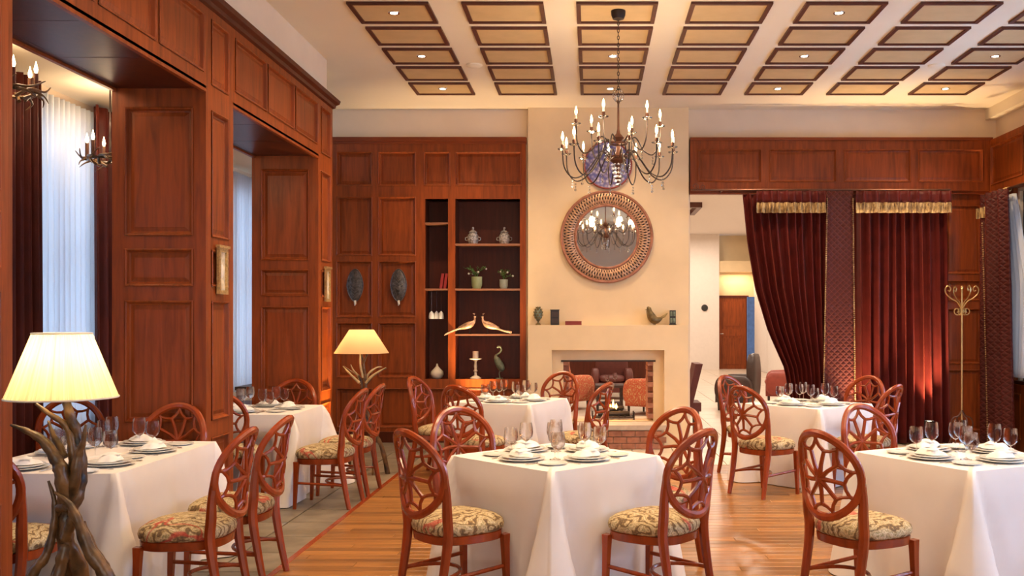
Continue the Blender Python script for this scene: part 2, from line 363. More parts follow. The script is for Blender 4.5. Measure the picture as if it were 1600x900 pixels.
# ------------------------------------------------------------------ FLOOR
floor = struct(MB().box(-4.45, 5.35, -3.0, 31.6, -0.12, -0.012).build('floor', 'grout', smooth=0))
def tile_mesh(w_, l_, h=0.012, bev=0.006, g=0.004):
    mb = MB(); a = w_/2-g; b_ = l_/2-g
    q = [(-a,-b_,-h),(a,-b_,-h),(a,b_,-h),(-a,b_,-h),(-a,-b_,-bev*0.5),(a,-b_,-bev*0.5),(a,b_,-bev*0.5),(-a,b_,-bev*0.5),(-a+bev,-b_+bev,0),(a-bev,-b_+bev,0),(a-bev,b_-bev,0),(-a+bev,b_-bev,0)]
    mb.add(q, [(8,9,10,11)]+[(i, (i+1) % 4, 4+(i+1) % 4, 4+i) for i in range(4)]+[(4+i, 4+(i+1) % 4, 8+(i+1) % 4, 8+i) for i in range(4)]); return mb
def lay(name, mat, x0, x1, y0, y1, sx, sy, stag=0.0, gap=0.004, parent=floor, joined=False, jit=0.001):
    proto = {}; jm = MB(); r = 0; y = y0
    while y < y1-1e-4:
        ly = min(sy, y1-y); x = x0-(stag*sx*((r*0.618) % 1) if stag else 0); 
        while x < x1-1e-4:
            a = max(x, x0); b_ = min(x+sx, x1)
            if b_-a > 0.02:
                key = (round(b_-a, 3), round(ly, 3))
                if joined:
                    t_ = tile_mesh(*key, g=gap/2); jm.add([(p[0]+(a+b_)/2, p[1]+y+ly/2, p[2]) for p in t_.v], t_.f)
                else:
                    if key not in proto:
                        o = tile_mesh(*key, g=gap/2, bev=0.003).build(name, mat, parent, smooth=0); proto[key] = o
                    else: o = proto[key].copy(); COL.objects.link(o)
                    o.location = ((a+b_)/2, y+ly/2, -random.random()*jit)
            x += sx
        y += ly; r += 1
    if joined: jm.build(name, mat, parent, smooth=0)['kind'] = 'stuff'
lay('plank', 'plank_wood', -2.0, 5.3, 5.6, 10.6, 1.55, 0.105, 1.0, 0.003)
# nearer planks: the same boards, joined
jm = MB()
y = -3.0; r = 0
while y < 5.59:
    x = -2.0-1.55*((r*0.618) % 1)
    while x < 5.3:
        a = max(x, -2.0); b_ = min(x+1.55, 5.3)
        if b_-a > 0.02:
            t_ = tile_mesh(b_-a, 0.105, g=0.0015, bev=0.003); jm.add([(p[0]+(a+b_)/2, p[1]+y+0.0525, p[2]) for p in t_.v], t_.f)
        x += 1.55
    y += 0.105; r += 1
jm.build('floor_boards', 'plank_wood', floor, smooth=0)['kind'] = 'stuff'
MB().box(-2.03, -1.99, -3, 10.6, -0.012, 0.002).build('threshold_strip', 'chair_wood', floor, smooth=0)
lay('slate_tile', 'slate', -4.4, -2.03, 4.6, 12.6, 0.5, 0.5, 0, 0.012)
lay('slate_tile', 'slate', -4.4, -2.03, -3.0, 4.6, 0.5, 0.5, 0, 0.012, joined=True)
lay('slate_tile', 'slate', -2.0, 0.0, 10.62, 12.6, 0.5, 0.5, 0, 0.012)
lay('cream_tile', 'cream_tile', 0.0, 5.3, 10.62, 12.6, 0.5, 0.5, 0, 0.008)
lay('cream_tile', 'cream_tile', -2.4, 5.3, 12.6, 19.8, 0.6, 0.6, 0, 0.008)
lay('cream_tile', 'cream_tile', -2.4, 5.3, 19.8, 31.5, 0.6, 0.6, 0, 0.008, joined=True)

# ------------------------------------------------------------------ CEILING
ceil = struct(MB().box(XLi-1.0, XR+0.1, 10.2, 12.7, CH, CH+0.15).box(XL-0.1, XR+0.1, -3.0, 10.2, CH, CH+0.15).build('ceiling', 'ceiling_white', smooth=0))
cw, cd = 0.711, 0.565
def coffer_frame():
    mb = MB(); e = 0.038
    for a in ((0, cw, 0, e), (0, cw, cd-e, cd), (0, e, e, cd-e), (cw-e, cw, e, cd-e)): mb.box(a[0]-cw/2, a[1]-cw/2, a[2]-cd/2, a[3]-cd/2, -0.022, 0.0)
    return mb
cf0 = None
def coffer_panel():
    mb = MB(); mb.box(-cw/2+0.038, cw/2-0.038, -cd/2+0.038, cd/2-0.038, -0.008, 0.0); return mb
for k in range(-7, 5):
    for c in range(7):
        loc = (-2.125+c*0.997+cw/2, 8.318+0.705*k+cd/2, CH)
        if cf0 is None:
            cf0 = coffer_frame().build('coffer_frame', 'coffer_dark', ceil, smooth=0, loc=loc); coffer_panel().build('coffer_panel', 'coffer_tan', cf0, smooth=0)
        else: dup(cf0, loc=loc)
colname = ['leftmost', '', 'third', '', 'fifth', '', 'rightmost']; rown = {4: 'row nearest the far wall', 2: 'middle row', 0: 'front row of those in view'}
dl = None
for k in (4, 2, 0, -2, -4, -6):
    for c in (0, 2, 4, 6):
        if k == 0 and c == 2: continue
        x = -2.125+c*0.997+cw/2; yy = 8.318+0.705*k+cd/2
        if k >= 0: lab = 'lit round ceiling downlight in the %s column of coffers, %s' % (colname[c], rown[k])
        else: lab = 'lit round ceiling downlight nearer than the coffers in view'
        if dl is None:
            dl = thing('downlight', lab, 'downlight', (x, yy, CH-0.008), 0, 'recessed ceiling downlights')
            MB().lathe([(0.034, -0.004), (0.05, -0.006), (0.053, 0.0)], 20).build('trim_ring', 'silver', dl)
            MB().lathe([(0.001, -0.0045), (0.034, -0.005), (0.034, 0.0)], 20).build('lens', 'lens', dl)
        else: dup(dl, loc=(x, yy, CH-0.008), label=lab)
        light('SPOT', 'downlight_beam', (x, yy, CH-0.05), 150, WARM, 0.05, spot=radians(125), blend=1.0)
# smoke detectors
for x, yy, s_ in ((wx(741, 10.38), 10.38, 'left'), (wx(1463, 10.4), 10.4, 'right')):
    tag(MB().lathe([(0.001, -0.03), (0.05, -0.03), (0.085, -0.012), (0.09, 0)], 20, (0,0,0)).build('ceiling_vent', 'ceiling_white', loc=(x, yy, CH)), 'round cream ceiling vent between coffer columns on the %s' % s_, 'vent', 'round ceiling vents')

# ------------------------------------------------------------------ OUTER WALLS
def wall_with_holes(name, mat, axis, pos, thick, a0, a1, z0, z1, holes, mb=None):
    mb = MB(); hs = list(holes)
    us = sorted({a0, a1, *[h[0] for h in hs], *[h[1] for h in hs]}); zs = sorted({z0, z1, *[h[2] for h in hs], *[h[3] for h in hs]})
    for i in range(len(us)-1):
        for j in range(len(zs)-1):
            u = (us[i]+us[i+1])/2; z = (zs[j]+zs[j+1])/2
            if any(h[0] < u < h[1] and h[2] < z < h[3] for h in hs): continue
            if axis == 'x': mb.box(pos, pos+thick, us[i], us[i+1], zs[j], zs[j+1])
            else: mb.box(us[i], us[i+1], pos, pos+thick, zs[j], zs[j+1])
    return struct(mb.build(name, mat, smooth=0))
wins_l = [(2.6, 4.6, 0.75, 3.2), (7.35, 8.3, 0.75, 3.2), (11.5, 12.45, 0.75, 3.2)]
wall_outer = wall_with_holes('wall_left_outer', 'plaster', 'x', XO-0.15, 0.15, -3.0, 12.7, 0, ZA, wins_l)
struct(MB().box(XO-0.15, XLi-0.0, -3.0, 12.6, ZA, ZA+0.12).build('ceiling_aisle', 'ceiling_white', smooth=0))
wins_r = [(0.6, 5.4, 0.85, 3.2), (6.6, 11.9, 0.85, 3.2)]
wall_r = wall_with_holes('wall_right', 'plaster', 'x', XR, 0.2, -3.0, 12.7, 0, CH, wins_r)
wall_b = wall_with_holes('wall_rear', 'plaster', 'y', -3.15, 0.15, -4.5, 5.5, 0, CH, [(-2.0, 3.2, 0.9, 2.45)])  # unseen opening kept so the added rear fill can enter
def window(name, axis_x, y0, y1, z0, z1, nmull, side):
    t = struct(thing(name, None, None, (0,0,0)))
    x = axis_x; f = MB()
    for a, b_ in ((y0, y0+0.06), (y1-0.06, y1)): f.box(x-0.04, x+0.04, a, b_, z0, z1)
    f.box(x-0.04, x+0.04, y0+0.06, y1-0.06, z0, z0+0.06); f.box(x-0.04, x+0.04, y0+0.06, y1-0.06, z1-0.06, z1)
    for i in range(1, nmull): yy = y0+(y1-y0)*i/nmull; f.box(x-0.025, x+0.025, yy-0.025, yy+0.025, z0+0.06, z1-0.06)
    zz = z0+(z1-z0)*0.55; f.box(x-0.024, x+0.024, y0+0.06, y1-0.06, zz-0.02, zz+0.02)
    f.build('window_frame', 'window_paint' if side > 0 else 'white_paint', t, smooth=0)
    n = nmull
    for i in range(n): MB().box(x-0.003, x+0.003, y0+(y1-y0)*i/n+0.03, y0+(y1-y0)*(i+1)/n-0.03, z0+0.05, z1-0.05).build('pane', 'pane', t, smooth=0)
    MB().box(x-0.05*side*0-0.14, x+0.14, y0-0.04, y1+0.04, z0-0.04, z0).build('window_sill', 'cherry_dark' if side > 0 else 'white_paint', t, smooth=0)
    return t
window('window_1', XO-0.08, 7.35, 8.3, 0.75, 3.2, 2, -1)
window('window_2', XO-0.08, 11.5, 12.45, 0.75, 3.2, 2, -1)
window('window_3', XO-0.08, 2.6, 4.6, 0.75, 3.2, 2, -1)
window('window_4', XR+0.08, 6.6, 11.9, 0.85, 3.2, 4, 1)
window('window_5', XR+0.08, 0.6, 5.4, 0.85, 3.2, 4, 1)
# right wall panelling + crown
fr_z0, fr_z1 = wz(300), wz(222)
panelling(wall_r, 'wall_frieze', (XR-0.1, 12.57, 3.24), (0,-1,0), 15.0, wz(222)-3.24, [(0.12+i*1.06, 1.06+i*1.06, 0.1, wz(222)-3.24-0.08) for i in range(14)])
for ob in [o for o in wall_r.children]: pass
MB().box(XR-0.1, XR, -3, 12.57, 3.24, wz(222)).build('frieze_core', 'cherry', wall_r, smooth=0)
panelling(wall_r, 'dado', (XR-0.06, 12.57, 0), (0,-1,0), 15.0, 0.81, [(0.12+i*0.9, 0.9+i*0.9, 0.14, 0.7) for i in range(16)])
MB().box(XR-0.06, XR, 11.95, 12.57, 0.8, 3.24).build('end_panel', 'cherry', wall_r, smooth=0)
MB().box(XR-0.14, XR, -3, 12.6, CH-0.14, CH).build('crown_band', 'ceiling_white', wall_r, smooth=0)

# ------------------------------------------------------------------ FAR WALL
ox0, ox1 = wx(1078), wx(1300)         # opening to the lounge
oz = wz(300)
fx0, fx1 = wx(881), wx(1019); fz0, fz1 = 0.30, wz(564)
shx0, shx1 = wx(663), wx(815); shz0, shz1 = wz(593), wz(311)
back = wall_with_holes('wall_back', 'plaster', 'y', YW, 0.2, XO-0.1, XR+0.2, 0, CH, [(ox0, ox1, 0, oz), (fx0, fx1, fz0, fz1), (shx0, shx1, shz0, shz1)])
# timber panelling left of the chimney
x0 = XO; Wl = wx(822)-x0; H = wz(222)
def rr(a, b_, c, d): return (wx(a)-x0, wx(b_)-x0, wz(d), wz(c))
rects = []
for a, b_ in ((400, 455), (462, 518), (527, 583), (592, 651)):
    for c, d in ((238, 291), (308, 400), (408, 496), (504, 590), (606, 668)): rects.append(rr(a, b_, c, d))
rects += [rr(663, 704, 238, 291), rr(712, 815, 238, 291), rr(663, 704, 606, 668), rr(712, 815, 606, 668)]
gaps = [rr(665, 701, 311, 592), rr(712, 813, 311, 592)]
panelling(back, 'wall_panelling', (x0, YW-0.001, 0), (1,0,0), Wl, H, rects, t=0.05, gaps=gaps)
MB().box(x0, wx(823), YW-0.09, YW, H, H+0.05).box(x0, wx(823), YW-0.07, YW, H-0.03, H).build('cornice', 'cherry_h', back, smooth=0)
struct(MB().box(x0, wx(822), YW-0.075, YW-0.051, 0, 0.14).build('baseboard_back', 'cherry_dark', smooth=0))
# frieze over the opening
x0 = wx(1077); Wr = (XR-0.1)-x0
panelling(back, 'wall_frieze', (x0, YW-0.1, oz), (1,0,0), Wr, wz(222)-oz,
          [(wx(a)-x0, wx(b_)-x0, wz(287)-oz, wz(236)-oz) for a, b_ in ((1088, 1187), (1199, 1303), (1314, 1418), (1429, 1530))], t=0.03, mat='cherry')
MB().box(x0, XR-0.1, YW-0.1, YW, oz-0.04, wz(222)).box(x0, XR-0.1, YW-0.15, YW, wz(222)-0.001, wz(222)+0.035).build('header', 'cherry_h', back, smooth=0)
# panelled pier on the right
x0 = ox1; Wp = XR-0.06-x0
panelling(back, 'wall_panelling', (x0, YW-0.001, 0), (1,0,0), Wp, oz-0.04, [(a, b_, c, d) for a, b_ in ((0.1, 0.65), (0.75, 1.4), (1.5, 1.95)) for c, d in ((0.15, 0.95), (1.02, 1.75), (1.85, 2.12), (2.2, 3.1))], t=0.03, mat='cherry')

# plinths
# ------------------------------------------------------------------ CHIMNEY BREAST
chx0, chx1 = wx(825, 12.47), wx(1076, 12.47)
chim = struct(MB().box(chx0, chx1, 12.47, YW, 1.534, CH).build('wall_chimney', 'plaster_warm', smooth=0))
YF = 12.28; a0, a1 = wx(825, YF), wx(1075, YF); b0, b1 = wx(862, YF), wx(1038, YF); zt = wz(547, YF)
mb = MB(); mb.box(a0, b0, YF, YW, 0, zt); mb.box(b1, a1, YF, YW, 0, zt); mb.box(a0, a1, YF, YW, zt, 1.534)
mb.build('fire_surround', 'plaster_warm', chim, smooth=0)
mb = MB(); mb.box(b0, fx0, YF+0.1, YW, 0, zt); mb.box(fx1, b1, YF+0.1, YW, 0, zt); mb.box(fx0, fx1, YF+0.1, YW, fz1, zt); mb.box(fx0, fx1, YF+0.1, YW, 0, fz0-0.001)
mb.build('inner_surround', 'plaster_warm', chim, smooth=0)
MB().box(fx0-0.03, fx1+0.03, YF+0.085, YF+0.1, fz1, fz1+0.02).build('lintel_trim', 'iron', chim, smooth=0)
# lounge-side chimney wall
mb = MB(); mb.box(chx0, fx0, YW+0.2, YW+0.35, 0, CH); mb.box(fx1, ox0, YW+0.2, YW+0.35, 0, CH); mb.box(fx0, fx1, YW+0.2, YW+0.35, fz1, CH); mb.box(fx0, fx1, YW+0.2, YW+0.35, 0, fz0)
mb.build('rear_breast', 'plaster', chim, smooth=0)
# brick firebox jambs
bk = None
for side, xx in ((0, fx0), (1, fx1)):
    for r in range(14):
        z = fz0+0.03+r*0.068
        if z > fz1-0.04: break
        for d in range(3):
            loc = (xx+(0.035 if side == 0 else -0.035), YF+0.17+d*0.155+(0.06 if r % 2 else 0), z+0.03)
            if bk is None: bk = MB().box(-0.035, 0.035, -0.072, 0.072, -0.03, 0.03).build('brick', 'brick', chim, smooth=0, loc=loc)
            else:
                o = bk.copy(); COL.objects.link(o); o.location = loc
# hearth
hx0, hx1 = wx(862, 12), wx(1040, 12)
hearth = thing('hearth', 'low brick hearth with pale stone slab below the fireplace', 'hearth', ((hx0+hx1)/2, 12.06, 0))
hw = (hx1-hx0)/2
MB().box(-hw+0.03, hw-0.03, -0.17, 0.2, 0, 0.24).build('core', 'stone', hearth, smooth=0)
MB().box(-hw, hw, -0.21, 0.21, 0.24, 0.3).build('slab', 'stone', hearth, smooth=0)
hb = None
for r in range(3):
    for i in range(8):
        loc = (-hw+0.13+i*0.165+(0.06 if r % 2 else 0), -0.185, 0.04+r*0.077)
        if loc[0] > hw-0.07: continue
        if hb is None: hb = MB().box(-0.078, 0.078, -0.014, 0.015, -0.034, 0.034).build('brick', 'brick', hearth, smooth=0, loc=loc)
        else: o = hb.copy(); COL.objects.link(o); o.location = loc
# fire basket with logs
fb = thing('fire_basket', 'black iron basket of charred logs burning in the fireplace', 'fire basket', (wx(958, 12.6), 12.6, fz0))
mb = MB()
for i in range(7): mb.tube([(-0.24+i*0.08, -0.1, 0.03), (-0.24+i*0.08, 0.1, 0.03)], 0.008, 5)
for yy in (-0.1, 0.1): mb.tube([(-0.27, yy, 0.1), (-0.27, yy, 0.0)], 0.01, 5); mb.tube([(0.27, yy, 0.1), (0.27, yy, 0.0)], 0.01, 5); mb.tube([(-0.27, yy, 0.03), (0.27, yy, 0.03)], 0.01, 5)
mb.build('grate', 'iron', fb)
for a in ((-0.2, -0.05, 0.07, 0.2, -0.03, 0.08), (-0.2, 0.05, 0.075, 0.22, 0.04, 0.07), (-0.12, -0.07, 0.13, 0.13, 0.07, 0.14)): MB().tube([a[:3], a[3:]], [0.035, 0.03], 8).build('log', 'char', fb)
for x_, h_ in ((-0.04, 0.07), (0.0, 0.13), (0.04, 0.08)): MB().lathe([(0.001, 0), (0.02, 0.03), (0.016, h_*0.5), (0.001, h_)], 8, (x_, -0.02, 0.13)).build('flame', 'flame', fb)
light('POINT', 'fire_glow', (wx(958, 12.6), 12.5, fz0+0.3), 6, (1.0, 0.45, 0.15), 0.06)

# ------------------------------------------------------------------ ARCADE (left)
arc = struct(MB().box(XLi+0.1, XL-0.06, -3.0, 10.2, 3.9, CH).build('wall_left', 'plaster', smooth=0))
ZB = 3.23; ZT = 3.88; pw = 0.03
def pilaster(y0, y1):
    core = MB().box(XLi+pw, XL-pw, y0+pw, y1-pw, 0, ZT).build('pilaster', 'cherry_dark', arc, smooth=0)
    d = y1-y0; wd = XL-XLi
    rs = lambda Wd, e: [(e, Wd-e, 0.2, 0.75), (e, Wd-e, 0.87, 1.74), (e, Wd-e, 1.84, 2.11), (e, Wd-e, 2.2, 3.12)]
    def face(O, U, Wd, e, top=True):
        r = rs(Wd, e)+([(e, Wd-e, 3.3, 3.78)] if top else [])
        fr = panelling(None, 'face_frame', O, U, Wd, ZT if top else ZB, r, t=pw)
        return fr
    for fr in (face((XL-pw, y0+pw+0.0005, 0), (0,1,0), d-2*pw-0.001, 0.065), face((XLi, y0+pw, 0), (1,0,0), wd, 0.09, True), face((XL, y1-pw, 0), (-1,0,0), wd, 0.09, True)):
        fr.parent = core
        # keep depth at three levels: panels become sisters of their frame
        for p in list(fr.children): p.parent = core
    MB().box(XLi-0.01, XL+0.015, y0-0.015, y1+0.015, 0, 0.12).build('plinth', 'cherry_dark', core, smooth=0)
    return core
spans = [(4.05, 4.56), (6.85, 7.37), (9.67, 10.2), (1.25, 1.76)]
for s_ in spans: pilaster(*s_)
for (ya, yb) in ((4.56, 6.85), (7.37, 9.67), (1.76, 4.05), (-2.5, 1.25)):
    L = yb-ya; n = 3
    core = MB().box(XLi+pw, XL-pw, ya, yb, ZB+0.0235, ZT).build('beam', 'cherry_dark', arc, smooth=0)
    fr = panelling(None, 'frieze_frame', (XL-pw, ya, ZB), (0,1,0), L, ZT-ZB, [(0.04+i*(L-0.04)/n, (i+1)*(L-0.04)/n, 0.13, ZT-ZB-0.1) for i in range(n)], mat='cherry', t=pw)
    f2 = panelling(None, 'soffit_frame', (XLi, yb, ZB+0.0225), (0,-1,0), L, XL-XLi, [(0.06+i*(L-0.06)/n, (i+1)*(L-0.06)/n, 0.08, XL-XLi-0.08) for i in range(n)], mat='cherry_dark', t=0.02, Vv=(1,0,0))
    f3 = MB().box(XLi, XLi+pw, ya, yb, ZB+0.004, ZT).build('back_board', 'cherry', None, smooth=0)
    for f in (fr, f2, f3):
        f.parent = core
        for p in list(f.children): p.parent = core
mb = MB(); prof = [(0.0, 3.84), (0.025, 3.85), (0.03, 3.88), (0.06, 3.90), (0.07, 3.935), (0.0, 3.94)]
q = [(XL+a, -2.5, z) for a, z in prof]+[(XL+a, 10.2+a, z) for a, z in prof]; n = len(prof)
mb.add(q, [(i, i+1, n+i+1, n+i) for i in range(n-1)]); mb.box(XLi, XL, -2.5, 10.2, 3.88, 3.94); mb.box(XL-0.3, XL+0.06, 10.2, 10.26, 3.9, 3.94)
mb.build('cornice', 'cherry_dark', arc, smooth=0)
# little framed pictures on the pilasters
for i, (y_, lab) in enumerate(((7.1, 'small gilt framed picture on the nearer panelled pillar'), (9.93, 'small gilt framed picture on the farther panelled pillar'))):
    t = thing('wall_picture', lab, 'picture', (XL+0.012, y_, 1.96), 0, 'gilt pictures on the pillars')
    mb = MB(); a, b_ = 0.085, 0.17
    for r in ((-a, a, -b_, -b_+0.03), (-a, a, b_-0.03, b_), (-a, -a+0.03, -b_+0.03, b_-0.03), (a-0.03, a, -b_+0.03, b_-0.03)): mb.box(0, 0.022, r[0], r[1], r[2], r[3])
    mb.box(0, 0.03, -a-0.02, a+0.02, b_, b_+0.02)
    mb.build('frame', 'gold_frame', t, smooth=0)
    MB().box(0, 0.008, -a+0.03, a-0.03, -b_+0.03, b_-0.03).build('print', 'art_print', t, smooth=0)
    MB().lathe([(0.001, 0.012), (0.025, 0.012), (0.034, 0.008)], 16, (0, 0, 0), lambda a: (cos(a), 1.5*sin(a)), ax='x').build('medallion', 'paper', t)

# ------------------------------------------------------------------ CURTAINS
def curtain(name, label, cat, edge, z0, z1, folds, amp, mat, group=None, nx=None, nz=26, Yb=12.4, seed=1, axis='x', flare=None):
    """edge(v) -> (a0, a1) extents along the wall at height fraction v (0 bottom, 1 top)"""
    rnd = random.Random(seed); ph = [rnd.uniform(-0.5, 0.5) for _ in range(folds*2+4)]; nx = nx or folds*10
    def fn(u, v):
        a0, a1 = edge(v); k = u*folds; i = int(k); w_ = ph[i]*(1-(k-i))+ph[i+1]*(k-i)
        d = amp*(sin(2*pi*k+w_*1.6)+0.3*sin(4*pi*k+w_*4+v))*(0.75+0.25*ph[i])
        a = a0+(a1-a0)*(u+0.012*ph[i]*sin(v*4)); z = z0+(z1-z0)*v
        return (a, Yb+d, z) if axis == 'x' else (Yb+d, a, z)
    g = MB().grid(fn, nx, nz); o = g.build(name, mat, None, smooth=80)
    sm = o.modifiers.new('thick', 'SOLIDIFY'); sm.thickness = 0.006
    if label: tag(o, label, cat, group)
    return o
def lerp(a, b_, t): return a+(b_-a)*t
def piece(vals):     # vals: list of (v, a0, a1)
    def e(v):
        for i in range(len(vals)-1):
            if v <= vals[i+1][0]:
                t = (v-vals[i][0])/(vals[i+1][0]-vals[i][0]); return lerp(vals[i][1], vals[i+1][1], t), lerp(vals[i][2], vals[i+1][2], t)
        return vals[-1][1], vals[-1][2]
    return e
YC = 12.32
zt = wz(297, YC)
cx_ = lambda p: wx(p, YC)
c1 = curtain('velvet_curtain', 'dark red velvet curtain swept aside beside the doorway', 'curtain',
    piece([(0, cx_(1245), cx_(1294)), (0.30, cx_(1226), cx_(1294)), (0.45, cx_(1200), cx_(1294)), (0.62, cx_(1180), cx_(1294)), (0.8, cx_(1168), cx_(1294)), (1, cx_(1160), cx_(1294))]), 0.02, wz(303, YC), 10, 0.06, 'velvet', 'velvet curtains over the opening', Yb=YC, seed=3)
c2 = curtain('quilted_curtain', 'narrow quilted dark red curtain edged with beads between two velvet ones', 'curtain',
    piece([(0, cx_(1284), cx_(1337)), (1, cx_(1290), cx_(1331))]), 0.02, wz(299, YC), 1, 0.02, 'velvet_quilt', 'velvet curtains over the opening', nx=16, Yb=YC-0.05, seed=4)
c3 = curtain('velvet_curtain', 'wide dark red velvet curtain in straight folds left of the coat stand', 'curtain',
    piece([(0, cx_(1333), cx_(1486)), (1, cx_(1333), cx_(1480))]), 0.02, wz(303, YC), 11, 0.065, 'velvet', 'velvet curtains over the opening', Yb=YC, seed=6)
for c, a, b_ in ((c1, 1180, 1287), (c3, 1334, 1482)):
    z0_, z1_ = wz(319, YC), wz(300, YC)
    v_ = curtain('valance', None, None, piece([(0, cx_(a), cx_(b_)), (1, cx_(a), cx_(b_))]), z0_, z1_, 9, 0.035, 'velvet', nz=3, Yb=YC-0.11, seed=8); v_.parent = c
    v_ = curtain('fringe', None, None, piece([(0, cx_(a), cx_(b_)), (1, cx_(a), cx_(b_))]), wz(334, YC), wz(318, YC), 9, 0.035, 'fringe_gold', nz=2, Yb=YC-0.115, seed=8); v_.parent = c
for px0, px1 in ((1283, 1290), (1334, 1330)):
    mb = MB()
    for i in range(130):
        z = 0.05+i*(zt-0.15)/130; t = i/130; mb.ball((cx_(lerp(px0, px1, t)), YC-0.085, z), 0.011, n=6, m=4)
    o = mb.build('bead_trim', 'fringe_gold', c2); o['kind'] = 'stuff'
rod = thing('curtain_rod', 'dark curtain rod with scrolled end above the doorway', 'curtain rod', (cx_(1080), YC-0.02, wz(297, YC)))
L = cx_(1484)-cx_(1080)
MB().tube([(0, 0, 0), (L, 0, 0)], 0.014, 8).build('pole', 'bronze', rod)
def spiral(c, r0, r1, turns, a0, n=26, plane='xz', sgn=1):
    return [(c[0]+(lerp(r0, r1, i/n))*cos(a0+sgn*turns*2*pi*i/n), c[1], c[2]+(lerp(r0, r1, i/n))*sin(a0+sgn*turns*2*pi*i/n)) for i in range(n+1)]
mb = MB(); mb.tube(spiral((0.05, -0.02, 0.04), 0.045, 0.01, 1.4, -pi/2), 0.006, 6); mb.tube(spiral((0.14, -0.02, 0.035), 0.035, 0.008, 1.3, -pi/2), 0.005, 6); mb.build('scroll_finial', 'bronze', rod)
for x_ in (0.4, 1.7, L-0.05): MB().tube([(x_, 0, 0), (x_, 0.2, 0)], 0.012, 6).build('bracket', 'bronze', rod)
# curtain at the right window
XC = 5.02
c4 = curtain('velvet_curtain', 'dark velvet and quilted curtain hanging beside the right window', 'curtain', piece([(0, 11.42, 12.32), (1, 11.6, 12.3)]), 0.02, wz(300, 12.0), 4, 0.055, 'velvet_quilt', Yb=XC, seed=11, axis='y')
v_ = curtain('fringe', None, None, piece([(0, 12.05, 12.36), (1, 12.05, 12.36)]), 2.9, 3.03, 3, 0.04, 'fringe_gold', nz=2, Yb=XC-0.03, seed=11, axis='y'); v_.parent = c4
mb = MB()
for i in range(100): mb.ball((XC-0.085, lerp(11.95, 12.12, i/100), 0.05+i*0.028), 0.010, n=6, m=4)
o = mb.build('bead_trim', 'fringe_gold', c4); o['kind'] = 'stuff'
curtain('sheer_curtain', 'white sheer curtain pulled back at the right window', 'curtain', piece([(0, 11.5, 11.75), (0.5, 11.35, 11.8), (1, 11.75, 11.95)]), 0.9, 3.15, 4, 0.03, 'sheer', Yb=XR-0.12, seed=12, axis='y')
curtain('net_curtain', 'pale blue patterned net curtain across the right window', 'curtain', piece([(0, 6.7, 11.42), (1, 6.7, 11.6)]), 0.88, 3.1, 26, 0.02, 'net_blue', Yb=XR-0.02, seed=13, axis='y')
curtain('net_curtain', 'pale net curtain on the right window nearest the viewer', 'curtain', piece([(0, 0.7, 5.3), (1, 0.7, 5.3)]), 0.88, 3.1, 26, 0.02, 'net_blue', Yb=XR-0.02, seed=14, axis='y')
r2 = thing('curtain_rod', 'bronze curtain rod above the right window', 'curtain rod', (XR-0.24, 6.5, 3.2))
MB().tube([(0, 0, 0), (0, 5.9, 0)], 0.016, 8).build('pole', 'bronze', r2)
for i in range(3): MB().tube([(0, 0.2+i*2.75, 0), (0.14, 0.2+i*2.75, 0)], 0.012, 6).build('bracket', 'bronze', r2)
for i in range(18): MB().tube([(0.028*cos(a*pi/4), 5.15+i*0.045, 0.028*sin(a*pi/4)-0.01) for a in range(8)], 0.004, 4, closed=True).build('ring', 'brass', r2)
# left aisle windows
XS = XO+0.12
curtain('sheer_curtain', 'white sheer curtain behind the near left lamp', 'curtain', piece([(0, 7.35, 8.3), (1, 7.35, 8.3)]), 0.06, ZA-0.1, 12, 0.04, 'sheer', 'sheer curtains in the left aisle', Yb=XS, seed=20, axis='y')
curtain('sheer_curtain', 'white sheer curtain seen between the two panelled pillars', 'curtain', piece([(0, 11.5, 12.5), (1, 11.5, 12.5)]), 0.06, ZA-0.1, 12, 0.04, 'sheer', 'sheer curtains in the left aisle', Yb=XS, seed=21, axis='y')
curtain('sheer_curtain', 'white sheer curtain left of the nearest pillar', 'curtain', piece([(0, 2.6, 4.7), (1, 2.6, 4.7)]), 0.06, ZA-0.1, 20, 0.022, 'sheer', 'sheer curtains in the left aisle', Yb=XS, seed=22, axis='y')
curtain('aisle_curtain', 'dark brown red curtain left of the sheer curtain behind the lamp', 'curtain', piece([(0, 6.72, 7.36), (1, 6.75, 7.31)]), 0.03, ZA-0.06, 6, 0.045, 'velvet_brown', Yb=XS+0.08, seed=23, axis='y')
curtain('aisle_curtain', 'dark brown curtain right of the sheer curtain beside the pillar', 'curtain', piece([(0, 8.12, 8.85), (1, 8.1, 8.85)]), 0.03, ZA-0.06, 5, 0.045, 'velvet_brown', Yb=XS+0.08, seed=24, axis='y')

# ------------------------------------------------------------------ SHELVING
sx0, sx1 = wx(663), wx(815); D = 0.32
sh = thing('bookcase', 'built in dark wooden shelving niche left of the fireplace', 'shelving', (sx0, YW+0.001, shz0))
sw = sx1-sx0; shh = shz1-shz0
MB().box(0, sw, D, D+0.02, 0, shh).build('back_board', 'cherry_dark', sh, smooth=0)
MB().box(0, sw, 0.0, D, -0.02, 0.001).build('bottom_board', 'cherry_dark', sh, smooth=0)
MB().box(0, sw, 0.0, D, shh, shh+0.02).build('top_board', 'cherry_dark', sh, smooth=0)
dv0, dv1 = wx(701)-sx0, wx(712)-sx0
for a, b_ in ((-0.02, 0.012), (dv0, dv1), (sw-0.01, sw+0.02)): MB().box(a, b_, 0.0, D, 0, shh).build('upright', 'cherry_dark', sh, smooth=0)
for a, b_, pys in ((0.012, dv0, (348, 451)), (dv1, sw-0.01, (381, 451, 522))):
    for py in pys:
        z = wz(py)-shz0; MB().box(a, b_, -0.045, D, z-0.022, z).build('shelf', 'shelf_wood', sh, smooth=0)
def SP(px, dy=0.12): return wx(px, YW+dy)
zs1, zs2, zs3, zsb = wz(381), wz(451), wz(522), shz0+0.001
